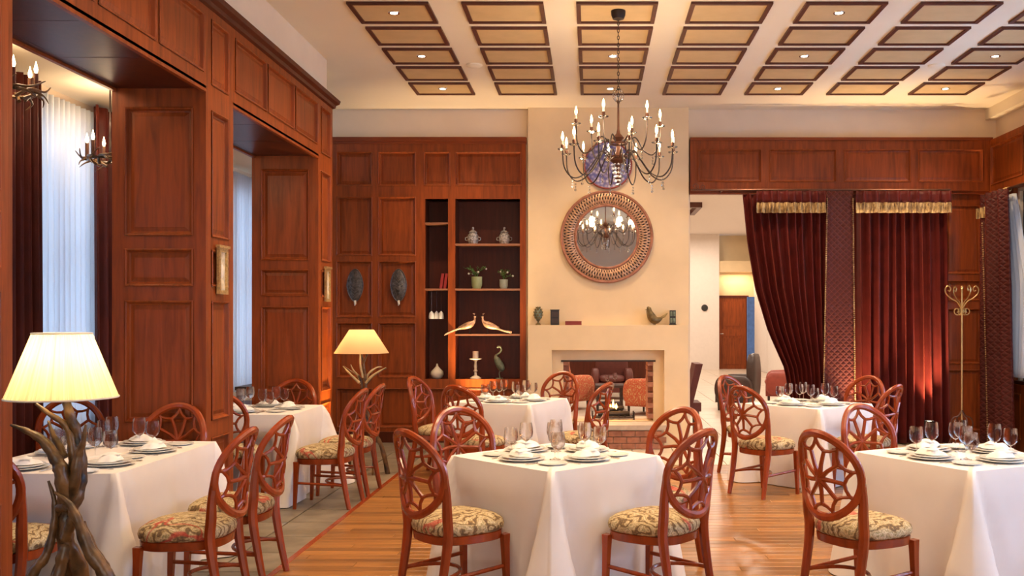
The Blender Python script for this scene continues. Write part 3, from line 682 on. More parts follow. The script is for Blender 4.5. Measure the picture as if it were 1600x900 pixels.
# crystal jars
for i, px in enumerate((739, 788)):
    t = thing('crystal_jar', 'lidded cut crystal jar on the top wide shelf, %s of two' % ('left' if i == 0 else 'right'), 'jar', (SP(px), YW+0.12, zs1), 0, 'crystal jars on the top shelf')
    MB().lathe([(0.045, 0), (0.06, 0.01), (0.075, 0.06), (0.07, 0.12), (0.05, 0.15), (0.055, 0.155)], 14).build('bowl', 'cut_glass', t, smooth=20)
    MB().lathe([(0.06, 0.157), (0.058, 0.165), (0.03, 0.185), (0.01, 0.195), (0.016, 0.21), (0.014, 0.225), (0.001, 0.235)], 14).build('lid', 'cut_glass', t, smooth=20)
    for s_ in (-1, 1): MB().tube([(s_*0.07, 0, 0.1), (s_*0.1, 0, 0.09), (s_*0.1, 0, 0.06), (s_*0.075, 0, 0.05)], 0.006, 6).build('handle', 'cut_glass', t)
def plant(px, z, pot, r, h, sp, n, label, flowers, seed):
    rnd = random.Random(seed); t = thing('potted_plant', label, 'plant', (SP(px), YW+0.12, z), 0, 'potted plants on the middle shelf')
    mb = MB().lathe([(r*0.75, 0), (r, h*0.3), (r*1.02, h), (r*0.9, h), (r*0.88, h*0.92), (0.001, h*0.92)], 20)
    mb.build('pot', pot, t)
    for i in range(n):
        a = rnd.uniform(0, 2*pi); l = rnd.uniform(0.5, 1)*sp; e = Vector((cos(a)*l, sin(a)*l*0.45, rnd.uniform(0.04, 0.13)))
        p = curve([(0, 0, h*0.9), (e.x*0.4, e.y*0.4, h+e.z*0.8), (e.x, e.y, h+e.z)], 3)
        s_ = MB().tube(p, 0.002, 4).build('stem', 'leaf', t)
        for k in range(5):
            c = p[2+k % (len(p)-2)]; b2 = MB(); d = Vector((rnd.uniform(-1,1), rnd.uniform(-1,1), rnd.uniform(-.3,1))).normalized(); sd = d.cross(Vector((0,0,1))).normalized()*0.009; L_ = rnd.uniform(0.025, 0.045)
            b2.add([c, c+d*L_*0.5+sd, c+d*L_, c+d*L_*0.5-sd, c+d*L_*0.5+Vector((0,0,0.004))], [(0,1,4),(1,2,4),(2,3,4),(3,0,4)]); b2.build('leaf', 'leaf', s_, smooth=0)
        if flowers and i % 3 == 0: MB().ball(p[-1], 0.014, n=7, m=5).build('flower', 'blossom', s_)
plant(745, zs2, 'pot_green', 0.07, 0.16, 0.19, 13, 'taller ribbed green pot of white flowers on middle shelf', True, 1)
plant(787, zs2, 'pot_grey', 0.055, 0.125, 0.13, 10, 'smaller grey green pot of leafy stems on middle shelf', True, 2)
# peacocks
def bird(px, z, flip, label, sc=1.0):
    t = thing('peacock_figure', label, 'figurine', (SP(px, -0.02), YW-0.02, z), 0, 'peacock figures on the shelf')
    f = flip
    b_ = MB().tube(curve([(-0.13*f, 0, 0.075), (-0.05*f, 0, 0.10), (0.03*f, 0, 0.13), (0.075*f, 0, 0.17), (0.082*f, 0, 0.215), (0.085*f, 0, 0.235)], 4), [0.02, 0.024, 0.028, 0.034, 0.040, 0.044, 0.046, 0.046, 0.044, 0.038, 0.030, 0.024, 0.018, 0.015, 0.013, 0.012, 0.012, 0.013, 0.016, 0.015, 0.01], 10); b_.build('body', 'copper_bird', t)
    MB().tube([(0.088*f, 0, 0.237), (0.12*f, 0, 0.226)], [0.008, 0.001], 6).build('beak', 'iron', t)
    mb = MB()
    for k in (-1, 0, 1): mb.tube([(0.08*f, 0, 0.245), (0.07*f+0.012*k, 0, 0.275)], [0.001, 0.003], 4)
    mb.build('crest', 'copper_bird', t)
    zt_ = 0.015 if f < 0 else -0.015
    for k in range(5): MB().tube(curve([(-0.09*f, (k-2)*0.006, 0.08), (-0.19*f, (k-2)*0.014, 0.045), (-0.30*f, (k-2)*0.02-(0.06 if f>0 else 0), zt_+0.004*k)], 3), [0.012, 0.013, 0.012, 0.012, 0.012, 0.009, 0.004], 6).build('tail_feather', 'copper_bird', t)
    for k in (-1, 1): MB().tube([(0.01*f, k*0.014, 0.11), (0.02*f, k*0.014, 0.05), (0.012*f, k*0.014, 0.004), (0.04*f, k*0.014, 0.004)], 0.0045, 5).build('leg', 'iron', t)
    return t
bird(732, zs3, 1, 'copper peacock figure facing right with tail hanging off the shelf'); bird(764, zs3, -1, 'copper peacock figure facing left on the third shelf')
# candlestick
t = thing('candlestick', 'turned ivory candlestick holding a thick candle on bottom shelf', 'candlestick', (SP(743), YW+0.12, zsb))
MB().lathe([(0.075, 0), (0.075, 0.012), (0.05, 0.03), (0.02, 0.045), (0.016, 0.09), (0.028, 0.105), (0.015, 0.13), (0.022, 0.17), (0.014, 0.22), (0.03, 0.25), (0.085, 0.262), (0.085, 0.27), (0.001, 0.27)], 20).build('stand', 'ivory', t)
MB().lathe([(0.038, 0.27), (0.038, 0.36), (0.034, 0.365), (0.001, 0.36)], 18).build('candle', 'candle_wax', t)
# heron
t = thing('heron_figure', 'verdigris bird figure with curved neck on bottom shelf', 'figurine', (SP(780), YW+0.12, zsb))
MB().lathe([(0.05, 0), (0.05, 0.012), (0.001, 0.014)], 16).build('base', 'verdigris', t)
MB().tube(curve([(0.05, 0, 0.10), (0.02, 0, 0.16), (-0.03, 0, 0.26), (-0.04, 0, 0.31), (0.01, 0, 0.35), (0.03, 0, 0.40), (0.0, 0, 0.43), (-0.03, 0, 0.41)], 4), [0.01, 0.03, 0.042, 0.046, 0.05, 0.052, 0.05, 0.046, 0.042, 0.036, 0.028, 0.022, 0.018, 0.015, 0.013, 0.012, 0.011, 0.011, 0.011, 0.011, 0.011, 0.012, 0.013, 0.014, 0.014, 0.015, 0.014, 0.011, 0.003], 10).build('body', 'verdigris', t)
for k in (-1, 1): MB().tube([(0.02, k*0.015, 0.14), (0.0, k*0.015, 0.07), (0.01, k*0.015, 0.012)], 0.006, 5).build('leg', 'verdigris', t)
# white vase
t = thing('vase', 'squat white bulb vase with pointed neck on narrow bottom shelf', 'vase', (SP(683), YW+0.12, zsb))
MB().lathe([(0.04, 0), (0.07, 0.02), (0.088, 0.06), (0.08, 0.1), (0.045, 0.135), (0.018, 0.165), (0.01, 0.2), (0.001, 0.205)], 24).build('body', 'ivory', t)
MB().lathe([(0.03, -0.001), (0.042, 0.004)], 16).build('foot', 'ivory', t)
# books
for i, px in enumerate((690, 696)):
    t = thing('book', 'red book leaning on the narrow shelf, %s of two' % ('left' if i == 0 else 'right'), 'book', (SP(px), YW+0.12, zs2+0.001), 0, 'red books on the narrow shelf')
    M_ = Matrix.Rotation(radians(8), 4, 'Y'); M_[2][3] = 0.003
    MB().box(-0.018, -0.014, -0.07, 0.07, 0, 0.2).box(0.014, 0.018, -0.07, 0.07, 0, 0.2).box(-0.018, 0.018, -0.073, -0.069, 0, 0.2).xf(M_).build('cover', 'book_red', t, smooth=0)
    MB().box(-0.014, 0.014, -0.068, 0.065, 0.004, 0.196).xf(M_).build('pages', 'paper', t, smooth=0)
# hanging glasses under narrow shelf
for i, px in enumerate((675, 682, 690)):
    t = thing('hanging_glass', 'stemmed glass hanging upside down under narrow shelf, %s of three' % ('left', 'middle', 'right')[i], 'glass', (SP(px), YW+0.08+0.05*(i % 2), zs2-0.022), 0, 'glasses hanging in the narrow niche')
    MB().tube([(0, 0, 0), (0, 0, -0.27)], 0.004, 6).build('stem', 'crystal', t)
    MB().lathe([(0.004, -0.27), (0.03, -0.30), (0.038, -0.345), (0.036, -0.375), (0.034, -0.375), (0.035, -0.345), (0.027, -0.303), (0.001, -0.28)], 16).build('bowl', 'china', t)
# leaf shaped plaques
for i, px in enumerate((555, 623)):
    t = thing('wall_plaque', 'dark oval metal leaf plaque on %s' % ('panel nearer the pillar' if i == 0 else 'panel nearer the shelving'), 'plaque', (wx(px, 12.53), YW-0.055, wz(446)), 0, 'leaf plaques on the panelling')
    ol = lambda a: (0.105*cos(a)*(1-0.12*abs(sin(a))), 0.21*sin(a))
    MB().lathe([(1.0, -0.018), (1.0, 0.02-0.02), (0.85, 0.012), (0.001, 0.022)], 28, (0, -0.02, 0), ol, 'y').build('leaf_dish', 'pewter', t)
    mb = MB(); mb.tube([(ol(2*pi*j/28)[0], -0.025, ol(2*pi*j/28)[1]) for j in range(28)], 0.007, 6, closed=True)
    for k in range(-4, 5): mb.tube([(0, -0.046, k*0.04-0.02), (0.07*(1-abs(k)/6), -0.035, k*0.04+0.02)], 0.003, 4); mb.tube([(0, -0.046, k*0.04-0.02), (-0.07*(1-abs(k)/6), -0.035, k*0.04+0.02)], 0.003, 4)
    mb.build('rim', 'pewter', t)
    MB().tube([(0, -0.03, -0.2), (0.006, -0.035, -0.245), (-0.004, -0.03, -0.265)], [0.016, 0.014, 0.006], 8).build('stalk', 'ivory', t)

# ------------------------------------------------------------------ MANTEL ITEMS, MIRROR, PLATE
YM = 12.38; zm = 1.535
def MX(px): return wx(px, YM)
t = thing('pinecone_finial', 'green bronze artichoke finial at left end of mantel', 'ornament', (MX(841), YM, zm))
MB().lathe([(0.035, 0), (0.035, 0.01), (0.012, 0.03), (0.012, 0.05), (0.03, 0.065), (0.001, 0.066)], 16).build('foot', 'bronze_bird', t)
MB().ball((0, 0, 0.14), 0.055, sz=1.45, n=14, m=10).build('core', 'verdigris', t)
sc = None
for r in range(6):
    for k in range(8):
        a = 2*pi*(k+0.5*(r % 2))/8; ph_ = (r+0.7)/6.6*pi; rad = 0.056*sin(ph_); z = 0.14-0.08*cos(ph_)
        b2 = MB(); c = Vector((cos(a)*rad, sin(a)*rad, z)); ou = Vector((cos(a), sin(a), 0)); sd = Vector((-sin(a), cos(a), 0))*0.018
        b2.add([c-sd, c+sd, c+ou*0.012+Vector((0,0,0.028)), c+ou*0.008], [(0,3,2),(3,1,2),(0,1,3)]); b2.build('scale', 'bronze_bird', t, smooth=0)
t = thing('dark_box', 'upright black box with carved front on mantel left side', 'box', (MX(867), YM, zm))
MB().box(-0.055, 0.055, -0.03, 0.03, 0, 0.19).build('body', 'black', t, smooth=0)
for z in (0.02, 0.105): MB().box(-0.04, 0.04, -0.036, -0.03, z, z+0.065).build('panel', 'leather_dark', t, smooth=0)
MB().box(-0.06, 0.06, -0.034, 0.034, 0.19, 0.2).build('lid', 'black', t, smooth=0)
t = thing('book', 'dark red closed book lying flat on the mantel', 'book', (MX(896), YM, zm))
MB().box(-0.105, 0.105, -0.055, 0.055, 0, 0.008).box(-0.105, 0.105, -0.055, 0.055, 0.042, 0.05).box(-0.105, 0.105, -0.058, -0.05, 0, 0.05).build('cover', 'book_wine', t, smooth=0)
MB().box(-0.1, 0.1, -0.05, 0.05, 0.008, 0.042).build('pages', 'paper', t, smooth=0)
t = thing('bird_figure', 'bronze bird figure with upturned tail at right of mantel', 'figurine', (MX(1024), YM, zm))
MB().tube(curve([(-0.10, 0, 0.20), (-0.085, 0, 0.21), (-0.075, 0, 0.16), (-0.03, 0, 0.08), (0.03, 0, 0.065), (0.09, 0, 0.10)], 4), [0.008, 0.018, 0.026, 0.031, 0.032, 0.032, 0.034, 0.037, 0.042, 0.048, 0.053, 0.056, 0.057, 0.056, 0.053, 0.048, 0.042, 0.034, 0.026, 0.018, 0.008], 12).build('body', 'bronze_bird', t)
MB().tube([(-0.1, 0, 0.205), (-0.135, 0, 0.195)], [0.009, 0.001], 6).build('beak', 'bronze_bird', t)
for k in range(4): MB().tube([(0.05, (k-1.5)*0.008, 0.08), (0.13+0.01*k, (k-1.5)*0.016, 0.11+0.015*k)], [0.014, 0.006], 6).build('tail_feather', 'bronze_bird', t)
for k in (-1, 1): MB().tube([(0.0, k*0.02, 0.04), (0.0, k*0.02, 0.004), (-0.03, k*0.02, 0.004)], 0.006, 5).build('leg', 'bronze_bird', t)
t = thing('candle_holder', 'squat black square candle holder at right end of mantel', 'candle holder', (MX(1051), YM, zm))
MB().box(-0.045, 0.045, -0.04, 0.04, 0, 0.012).box(-0.038, 0.038, -0.034, 0.034, 0.012, 0.19).build('body', 'black', t, smooth=0)
for z in (0.03, 0.115):
    for x_ in (-0.032, 0.006): MB().box(x_, x_+0.026, -0.038, -0.034, z, z+0.06).build('facet', 'verdigris', t, smooth=0)
# mirror
mr = thing('wall_mirror', 'round mirror in wide woven copper frame above the mantel', 'mirror', (wx(948, 12.44), 12.465, wz(370, 12.44)))
MB().lathe([(0.60, 0.0), (0.60, 0.012), (0.37, 0.014), (0.37, 0.0)], 64, ax='y').build('backing', 'leather_dark', mr)
MB().lathe([(0.40, 0.012), (0.40, 0.02), (0.001, 0.02)], 64, ax='y').build('mirror_glass', 'mirror', mr)
for r_, w_ in ((0.585, 0.018), (0.405, 0.016)): MB().tube([(r_*cos(2*pi*j/72), -0.03, r_*sin(2*pi*j/72)) for j in range(72)], w_, 8, closed=True).build('rim', 'brick', mr)
for p_ in range(4):
    n_ = 360; MB().tube([((0.497+0.072*sin(22*a+p_*pi/2))*cos(a), -0.035-0.012*cos(22*a*2+p_*pi), (0.497+0.072*sin(22*a+p_*pi/2))*sin(a)) for a in [2*pi*j/n_ for j in range(n_)]], 0.0095, 5, closed=True).build('woven_strand', 'copper_bird', mr)
# blue plate
t = thing('wall_plate', 'blue and violet patterned round plate above the mirror', 'plate', (wx(950, 12.45), 12.465, wz(258, 12.45)))
MB().lathe([(0.30, 0.0), (0.31, 0.02), (0.28, 0.03), (0.2, 0.018), (0.001, 0.018)], 48, ax='y').build('dish', 'blue_plate', t)
MB().tube([(0.305*cos(2*pi*j/48), -0.025, 0.305*sin(2*pi*j/48)) for j in range(48)], 0.012, 6, closed=True).build('rim', 'leather_red', t)

# ------------------------------------------------------------------ CHAIRS
def seat_outline(a):
    n = 2.8; c = cos(a); s_ = sin(a); x = abs(c)**(2/n)*(1 if c >= 0 else -1); y = abs(s_)**(2/n)*(1 if s_ >= 0 else -1)
    return (x*(0.228+0.022*y), y*0.225)
def backy(x, z): return -0.165-(z-0.45)*0.14-0.095*max(0, 1-(x/0.225)**2)
CZ, HH, HW = 0.765, 0.228, 0.218
def make_chair(label):
    t = thing('dining_chair', label, 'chair')
    MB().lathe([(0.97, 0.425), (1.03, 0.438), (1.05, 0.458), (1.02, 0.482), (0.9, 0.502), (0.65, 0.517), (0.3, 0.523), (0.001, 0.524)], 40, (0, 0.01, 0), seat_outline).build('seat', 'tapestry', t, smooth=80)
    MB().lathe([(0.94, 0.375), (0.99, 0.38), (1.0, 0.40), (1.01, 0.422), (0.97, 0.428)], 40, (0, 0.01, 0), seat_outline).build('seat_frame', 'chair_wood', t)
    for s_ in (-1, 1):
        MB().tube([(s_*0.207, 0.195, 0.40), (s_*0.207, 0.197, 0.33), (s_*0.21, 0.21, 0.0)], [0.030, 0.026, 0.017], 4, off=pi/4).build('leg', 'chair_wood', t)
        p = curve([(s_*0.205, -0.255, 0.0), (s_*0.20, -0.215, 0.2), (s_*0.203, -0.182, 0.42), (s_*0.208, backy(0.225, 0.55)-0.012, 0.55), (s_*0.214, backy(0.22, 0.66), 0.66), (s_*(HW), backy(HW, CZ+0.03), CZ+0.03)], 4)
        MB().tube(p, [lerp(0.018, 0.027, min(1, i/8)) if i < 12 else lerp(0.027, 0.018, (i-12)/8) for i in range(len(p))], 8, flat=1.1).build('leg', 'chair_wood', t)
        MB().tube([(s_*0.204, 0.2, 0.22), (s_*0.20, -0.214, 0.20)], 0.012, 6).build('stretcher', 'chair_wood', t)
    MB().tube(curve([(-0.20, -0.2, 0.205), (-0.12, -0.05, 0.212), (0, 0.0, 0.215), (0.12, -0.05, 0.212), (0.20, -0.2, 0.205)], 4), 0.011, 6).build('stretcher', 'chair_wood', t)
    rim = MB().tube([(HW*cos(a), backy(HW*cos(a), CZ+HH*sin(a)), CZ+HH*sin(a)) for a in [2*pi*j/48 for j in range(48)]], 0.024, 8, closed=True, flat=0.85).build('backrest', 'chair_wood', t)
    lt = MB(); hub = (0.0, -0.02); K = 9
    def P(x, z): return (x, backy(x, CZ+z), CZ+z)
    def rp(a, f):
        ex, ez = HW*cos(a), HH*sin(a); return (hub[0]*(1-f)+ex*f, hub[1]*(1-f)+ez*f)
    lt.ball(P(*hub), 0.03, sy=0.5, n=10, m=6)
    def seg(p, q, r0, r1, bow=0.0):
        mx_, mz_ = (p[0]+q[0])/2, (p[1]+q[1])/2; dx, dz = q[0]-p[0], q[1]-p[1]; L = hypot(dx, dz) or 1
        mm_ = (mx_-dz/L*bow, mz_+dx/L*bow); lt.tube([P(*p), P(*mm_), P(*q)], [r0, (r0+r1)/2*0.9, r1], 6, flat=0.9)
    for k in range(K):
        a = pi/2+2*pi*k/K+pi/K; a2 = a+pi/K; inn = rp(a, 0.66); ou = rp(a2, 0.86); rimp = rp(a2, 0.99); nx_ = rp(a+2*pi/K, 0.66)
        seg(hub, inn, 0.016, 0.0115, 0.004); seg(inn, ou, 0.0115, 0.011, 0.005); seg(ou, nx_, 0.011, 0.0115, 0.005); seg(ou, rimp, 0.011, 0.014)
    lt.build('lattice', 'chair_wood', rim)
    return t
CHAIRS = []
def add_chair(x, y, fx, fy, label, group):
    rz = atan2(-fx, fy); l_ = hypot(fx, fy)
    if not CHAIRS:
        o = make_chair(label); o.location = (x, y, 0); o.rotation_euler.z = rz; o['group'] = group
    else: o = dup(CHAIRS[0][0], (x, y, 0), rz, label, group)
    CHAIRS.append((o, x, y, fx/l_, fy/l_))
s2 = 0.7071
G = 'chairs at the near centre table'
add_chair(-0.77, 5.42, 0.74, 0.67, 'lattice backed chair at front left of the near centre table', G)
add_chair(0.37, 5.42, -0.78, 0.63, 'lattice backed chair at front right of the near centre table', G)
add_chair(-0.74, 6.26, 0.55, -0.84, 'lattice backed chair at back left of the near centre table', G)
add_chair(0.40, 6.27, -s2, -s2, 'lattice backed chair at back right of the near centre table', G)
G = 'chairs at the near right table'
add_chair(1.49, 5.33, 0.86, 0.51, 'lattice backed chair at front left of the near right table', G)
add_chair(2.02, 6.46, 0.42, -0.9, 'lattice backed chair at back left of the near right table', G)
G = 'chairs at the fireplace table'
add_chair(-1.08, 9.02, 0.5, 0.86, 'lattice backed chair at front left of the table before the fireplace', G)
add_chair(-1.56, 9.95, 0.95, -0.3, 'lattice backed chair beside the shelving, left of the fireplace table', G)
add_chair(-0.44, 10.72, -0.375, -0.927, 'lattice backed chair between fireplace table and hearth', G)
add_chair(-0.13, 9.25, -0.9, 0.43, 'lattice backed chair right of the fireplace table, against the fire opening', G)
G = 'chairs at the curtain table'
add_chair(1.60, 8.86, 0.78, 0.62, 'lattice backed chair front left of the table before the velvet curtains', G)
add_chair(1.66, 10.04, s2, -s2, 'lattice backed chair nearest the lounge doorway, back left of curtain table', G)
add_chair(2.56, 9.0, -0.75, 0.66, 'lattice backed chair front right of the table before the velvet curtains', G)
add_chair(2.72, 9.95, -s2, -s2, 'lattice backed chair back right of the table, against velvet curtains', G)
G = 'chairs at the near left table'
add_chair(-2.20, 5.28, -1, 0, 'nearer of two lattice chairs on right side of near left table', G)
add_chair(-2.20, 5.92, -1, 0, 'farther of two lattice chairs on right side of near left table', G)
add_chair(-2.93, 6.50, 0, -1, 'lattice backed chair against the panelled pillar behind near left table', G)
add_chair(-3.05, 4.98, 0, 1, 'lattice chair half hidden by nearest pillar at left edge', G)
add_chair(-3.80, 7.05, 0.55, -0.83, 'lattice backed chair by the window behind the glowing lamp', G)
G = 'chairs at the far left table'
add_chair(-2.29, 8.32, -1, 0.05, 'nearer of two lattice chairs on right side of far left table', G)
add_chair(-2.27, 8.93, -1, 0.05, 'farther of two lattice chairs on right side of far left table', G)
add_chair(-2.96, 9.30, 0, -1, 'lattice backed chair against the farther pillar behind far left table', G)
add_chair(-3.12, 8.30, 0, 1, 'lattice chair half hidden by nearer pillar before far left table', G)

# ------------------------------------------------------------------ TABLES
TT = 0.767
def cloth_mesh(hw, hl, rot, cx, cy, flare, seed):
    rnd = random.Random(seed); NS = 48
    cs, sn = cos(rot), sin(rot)
    corners = [(hw, hl), (-hw, hl), (-hw, -hl), (hw, -hl)]
    per = []
    seq = [((hw, -hl), (hw, hl), (1, 0)), ((hw, hl), (-hw, hl), (0, 1)), ((-hw, hl), (-hw, -hl), (-1, 0)), ((-hw, -hl), (hw, -hl), (0, -1))]
    for si, (a, b_, n_) in enumerate(seq):
        L = hypot(b_[0]-a[0], b_[1]-a[1])
        for i in range(NS):
            t = i/NS; t = 0.5-0.5*cos(pi*t)*1.0 if False else t
            # denser near corners
            t = t-0.10*sin(4*pi*t)/(2)*1.0
            p = (lerp(a[0], b_[0], t), lerp(a[1], b_[1], t)); d = min(t, 1-t)*L
            n2 = n_
            cn = seq[si-1][2] if t < 0.5 else seq[(si+1) % 4][2]
            w_ = max(0, 1-d/0.16)*0.5; v = Vector((n_[0]*(1-w_)+cn[0]*w_, n_[1]*(1-w_)+cn[1]*w_)).normalized()
            per.append((p, (v.x, v.y), d, t*L, si))
    NR = 16; P = []
    ph = [rnd.uniform(0, 6.28) for _ in range(4)]; fq = [rnd.uniform(5, 8) for _ in range(4)]
    for r in range(NR+1):
        t = r/NR; z = TT-(TT-0.006)*t
        for (p, n_, d, s_, si) in per:
            cf = exp(-(d/0.085)**2); cr = exp(-((d-0.17)/0.06)**2)
            rise = min(1, t*9)
            wd_ = 0.025+0.155*t; q_ = d/wd_; cf = sqrt(max(0, 1-q_*q_)); cr = exp(-((q_-1.12)/(0.22))**2) if q_ < 1.12 else exp(-((q_-1.12)/0.9)**2)
            off = 0.012*rise+flare*cf*t**0.9-0.45*max(0, wd_*0.7-d)*min(1, t*3)-(0.055*cr*t**0.8 if t > 0 else 0)+0.025*t+0.012*t*sin(fq[si]*s_*2.4+ph[si])*(1-cf)+0.005*t*sin(fq[si]*s_*5+ph[si])
            if d < 0.10: # round the very corner at the top
                off -= 0.012*(1-d/0.10)*(1-rise)
            x = p[0]+n_[0]*off; y = p[1]+n_[1]*off
            X = cx+x*cs-y*sn; Y = cy+x*sn+y*cs
            if z < 0.60:
                k = min(1, (0.60-z)/0.06)
                for (_, qx, qy, fx, fy) in CHAIRS:
                    dx, dy = X-qx, Y-qy; lx = dx*fy-dy*fx; ly = dx*fx+dy*fy
                    wdt = 1 if abs(lx) < 0.26 else max(0, 1-(abs(lx)-0.26)/0.07)
                    if ly < 0.275 and ly > -0.3 and wdt > 0:
                        sh_ = (0.275-ly)*wdt*k; X += fx*sh_; Y += fy*sh_
            P.append((X-cx, Y-cy, z))
    M_ = len(per); F = []
    for r in range(NR):
        for i in range(M_): F.append((r*M_+i, r*M_+(i+1) % M_, (r+1)*M_+(i+1) % M_, (r+1)*M_+i))
    F.append(tuple(reversed(range(M_))))
    F = [tuple(reversed(f)) for f in F]
    return MB().add(P, F)
proto = {}
def put(kind, name, builder, x, y, z, rz, label, cat, group):
    if kind not in proto:
        o = builder(label, cat, group, name); proto[kind] = o; o.location = (x, y, z); o.rotation_euler.z = rz
    else: o = dup(proto[kind], (x, y, z), rz, label, group)
    return o
def one(mbf, mat, smooth=38):
    def b(label, cat, group, name): return tag(mbf().build(name, mat, smooth=smooth), label, cat, group)
    return b
def base_plate(): return MB().lathe([(0.07, 0), (0.085, 0.003), (0.14, 0.014), (0.141, 0.017), (0.136, 0.0175), (0.09, 0.008), (0.001, 0.007)], 36)
def top_plate(): return MB().lathe([(0.055, 0), (0.065, 0.002), (0.117, 0.017), (0.118, 0.020), (0.113, 0.0205), (0.07, 0.008), (0.001, 0.007)], 36)
def side_plate(): return MB().lathe([(0.045, 0), (0.055, 0.002), (0.085, 0.010), (0.086, 0.012), (0.082, 0.0125), (0.055, 0.006), (0.001, 0.005)], 28)
def napkin_b(label, cat, group, name):
    def fn(u, v):
        a = 2*pi*u; r = v; fold = 1+0.10*sin(5*a+1)*v; x = 0.098*r*cos(a)*fold; y = 0.062*r*sin(a)*fold
        z = 0.036*(1-r**4)*(0.78+0.25*(1-r))+(0.006*sin(75*x+20*y)+0.004*sin(50*y+3))*(1-r**3)
        return (x, y, max(0.0, z))
    t = thing(name, label, cat, group=group)
    MB().grid(fn, 40, 9, True).build('folded_cloth', 'napkin', t, smooth=50)
    def f2(u, v): return (0.03+0.06*(u-0.5)-0.02*v, -0.05+0.1*v, 0.024+0.016*sin(pi*v)*(1-abs(2*u-1))+0.006)
    MB().grid(f2, 6, 8).build('loose_corner', 'napkin', t, smooth=60); return t
def glass_b(h, rb, rt, zb):
    def b(label, cat, group, name):
        t = thing(name, label, cat, group=group)
        MB().lathe([(0.033, 0), (0.034, 0.002), (0.012, 0.007), (0.0045, 0.014)], 20).build('foot', 'clear_glass', t)
        MB().tube([(0, 0, 0.012), (0, 0, zb)], 0.0042, 8).build('stem', 'clear_glass', t)
        k = h-zb
        o_ = [(0.001, zb), (0.004, zb), (rb*0.6, zb+0.12*k), (rb*0.93, zb+0.3*k), (rb, zb+0.5*k), (rb*0.95, zb+0.75*k), (rt, h)]
        cap_ = len(o_)
        i_ = [(rt-0.0018, h), (rb*0.95-0.002, zb+0.75*k), (rb-0.002, zb+0.5*k), (rb*0.93-0.003, zb+0.32*k), (rb*0.55, zb+0.16*k), (0.001, zb+0.06*k)]
        MB().lathe(o_, 24).build('bowl', 'clear_glass', t, smooth=60); nocaps([c for c in t.children if c.name.startswith('bowl')][0], 20); return t
    return b
def fork():
    mb = MB(); mb.tube([(0, -0.1, 0.002), (0, 0.0, 0.006), (0, 0.04, 0.004)], [0.007, 0.004, 0.006], 6, flat=0.4, up=(0,0,1)); mb.box(-0.011, 0.011, 0.038, 0.056, 0.002, 0.004)
    for k in range(4): mb.box(-0.011+k*0.0062, -0.0085+k*0.0062, 0.056, 0.1, 0.002, 0.004)
    return mb
def knife():
    mb = MB(); mb.tube([(0, -0.11, 0.003), (0, 0.0, 0.003)], [0.009, 0.006], 6, flat=0.5, up=(0,0,1)); mb.add([(-0.008, 0, 0.001), (0.009, 0, 0.001), (0.009, 0.08, 0.001), (-0.004, 0.115, 0.001), (-0.008, 0.05, 0.001), (-0.008, 0, 0.003), (0.009, 0, 0.002), (0.009, 0.08, 0.002), (-0.004, 0.115, 0.003), (-0.008, 0.05, 0.003)], [(4,3,2,1,0), (5,6,7,8,9), (0,1,6,5), (1,2,7,6), (2,3,8,7), (3,4,9,8), (4,0,5,9)]); return mb
def setting(px_, py_, fx, fy, seat, tname, swap=False):
    """px_,py_: plate centre; (fx,fy): the way the diner looks"""
    l_ = hypot(fx, fy); fx /= l_; fy /= l_; rx, ry = fy, -fx; rz = atan2(-fx, fy); at = ' at %s of the %s' % (seat, tname); g = 'place settings on the '+tname
    def pos(r, f): return px_+rx*r+fx*f, py_+ry*r+fy*f
    z = TT+0.001
    put('bp', 'dinner_plate', one(base_plate, 'china', 60), px_, py_, z, 0, 'white lower plate'+at, 'plate', g)
    put('tp', 'dinner_plate', one(top_plate, 'china', 60), px_, py_, z+0.0085, 0, 'white upper plate'+at, 'plate', g)
    put('np', 'napkin', napkin_b, px_, py_, z+0.0295, rz+random.uniform(-0.3, 0.3), 'white folded napkin'+at, 'napkin', g)
    x, y = pos(-0.26, 0.02); put('sp', 'side_plate', one(side_plate, 'china', 60), x, y, z, 0, 'small side plate'+at, 'plate', g)
    x, y = pos(0.165, 0.0); put('kn', 'knife', one(knife, 'silver'), x, y, z, rz, 'steel table knife'+at, 'knife', g)
    x, y = pos(-0.155, 0.0); put('fk', 'fork', one(fork, 'silver'), x, y, z, rz, 'steel table fork'+at, 'fork', g)
    x, y = pos(0.13, 0.15); put('g1', 'wine_glass', glass_b(0.20, 0.042, 0.035, 0.085), x, y, z, 0, 'tall empty wine glass'+at, 'glass', g)
    x, y = pos(0.21, 0.10); put('g2', 'water_glass', glass_b(0.172, 0.043, 0.037, 0.065), x, y, z, 0, 'shorter water goblet'+at, 'glass', g)
def table(cx, cy, hw, hl, rot, tname, tlab, flare, seed, seats):
    t = thing('dining_table', 'square wooden table hidden under cloth, the '+tname if hw == hl else 'long wooden table hidden under cloth, the '+tname, 'table', (cx, cy, 0), rot, 'dining tables')
    MB().box(-hw+0.015, hw-0.015, -hl+0.015, hl-0.015, 0.72, TT-0.004).build('tabletop', 'cherry_dark', t, smooth=0)
    MB().tube([(0, 0, 0.04), (0, 0, 0.72)], 0.045, 10).build('pedestal', 'cherry_dark', t)
    for k in range(4): a = pi/4+k*pi/2; MB().tube([(0, 0, 0.06), (0.11*cos(a), 0.11*sin(a), 0.02)], 0.02, 6).build('foot', 'cherry_dark', t)
    c = cloth_mesh(hw, hl, rot, cx, cy, flare, seed).build('tablecloth', 'cloth', smooth=70, loc=(cx, cy, 0)); tag(c, tlab, 'tablecloth', 'white floor length tablecloths')
    for s_ in seats: setting(*s_[:5], tname)
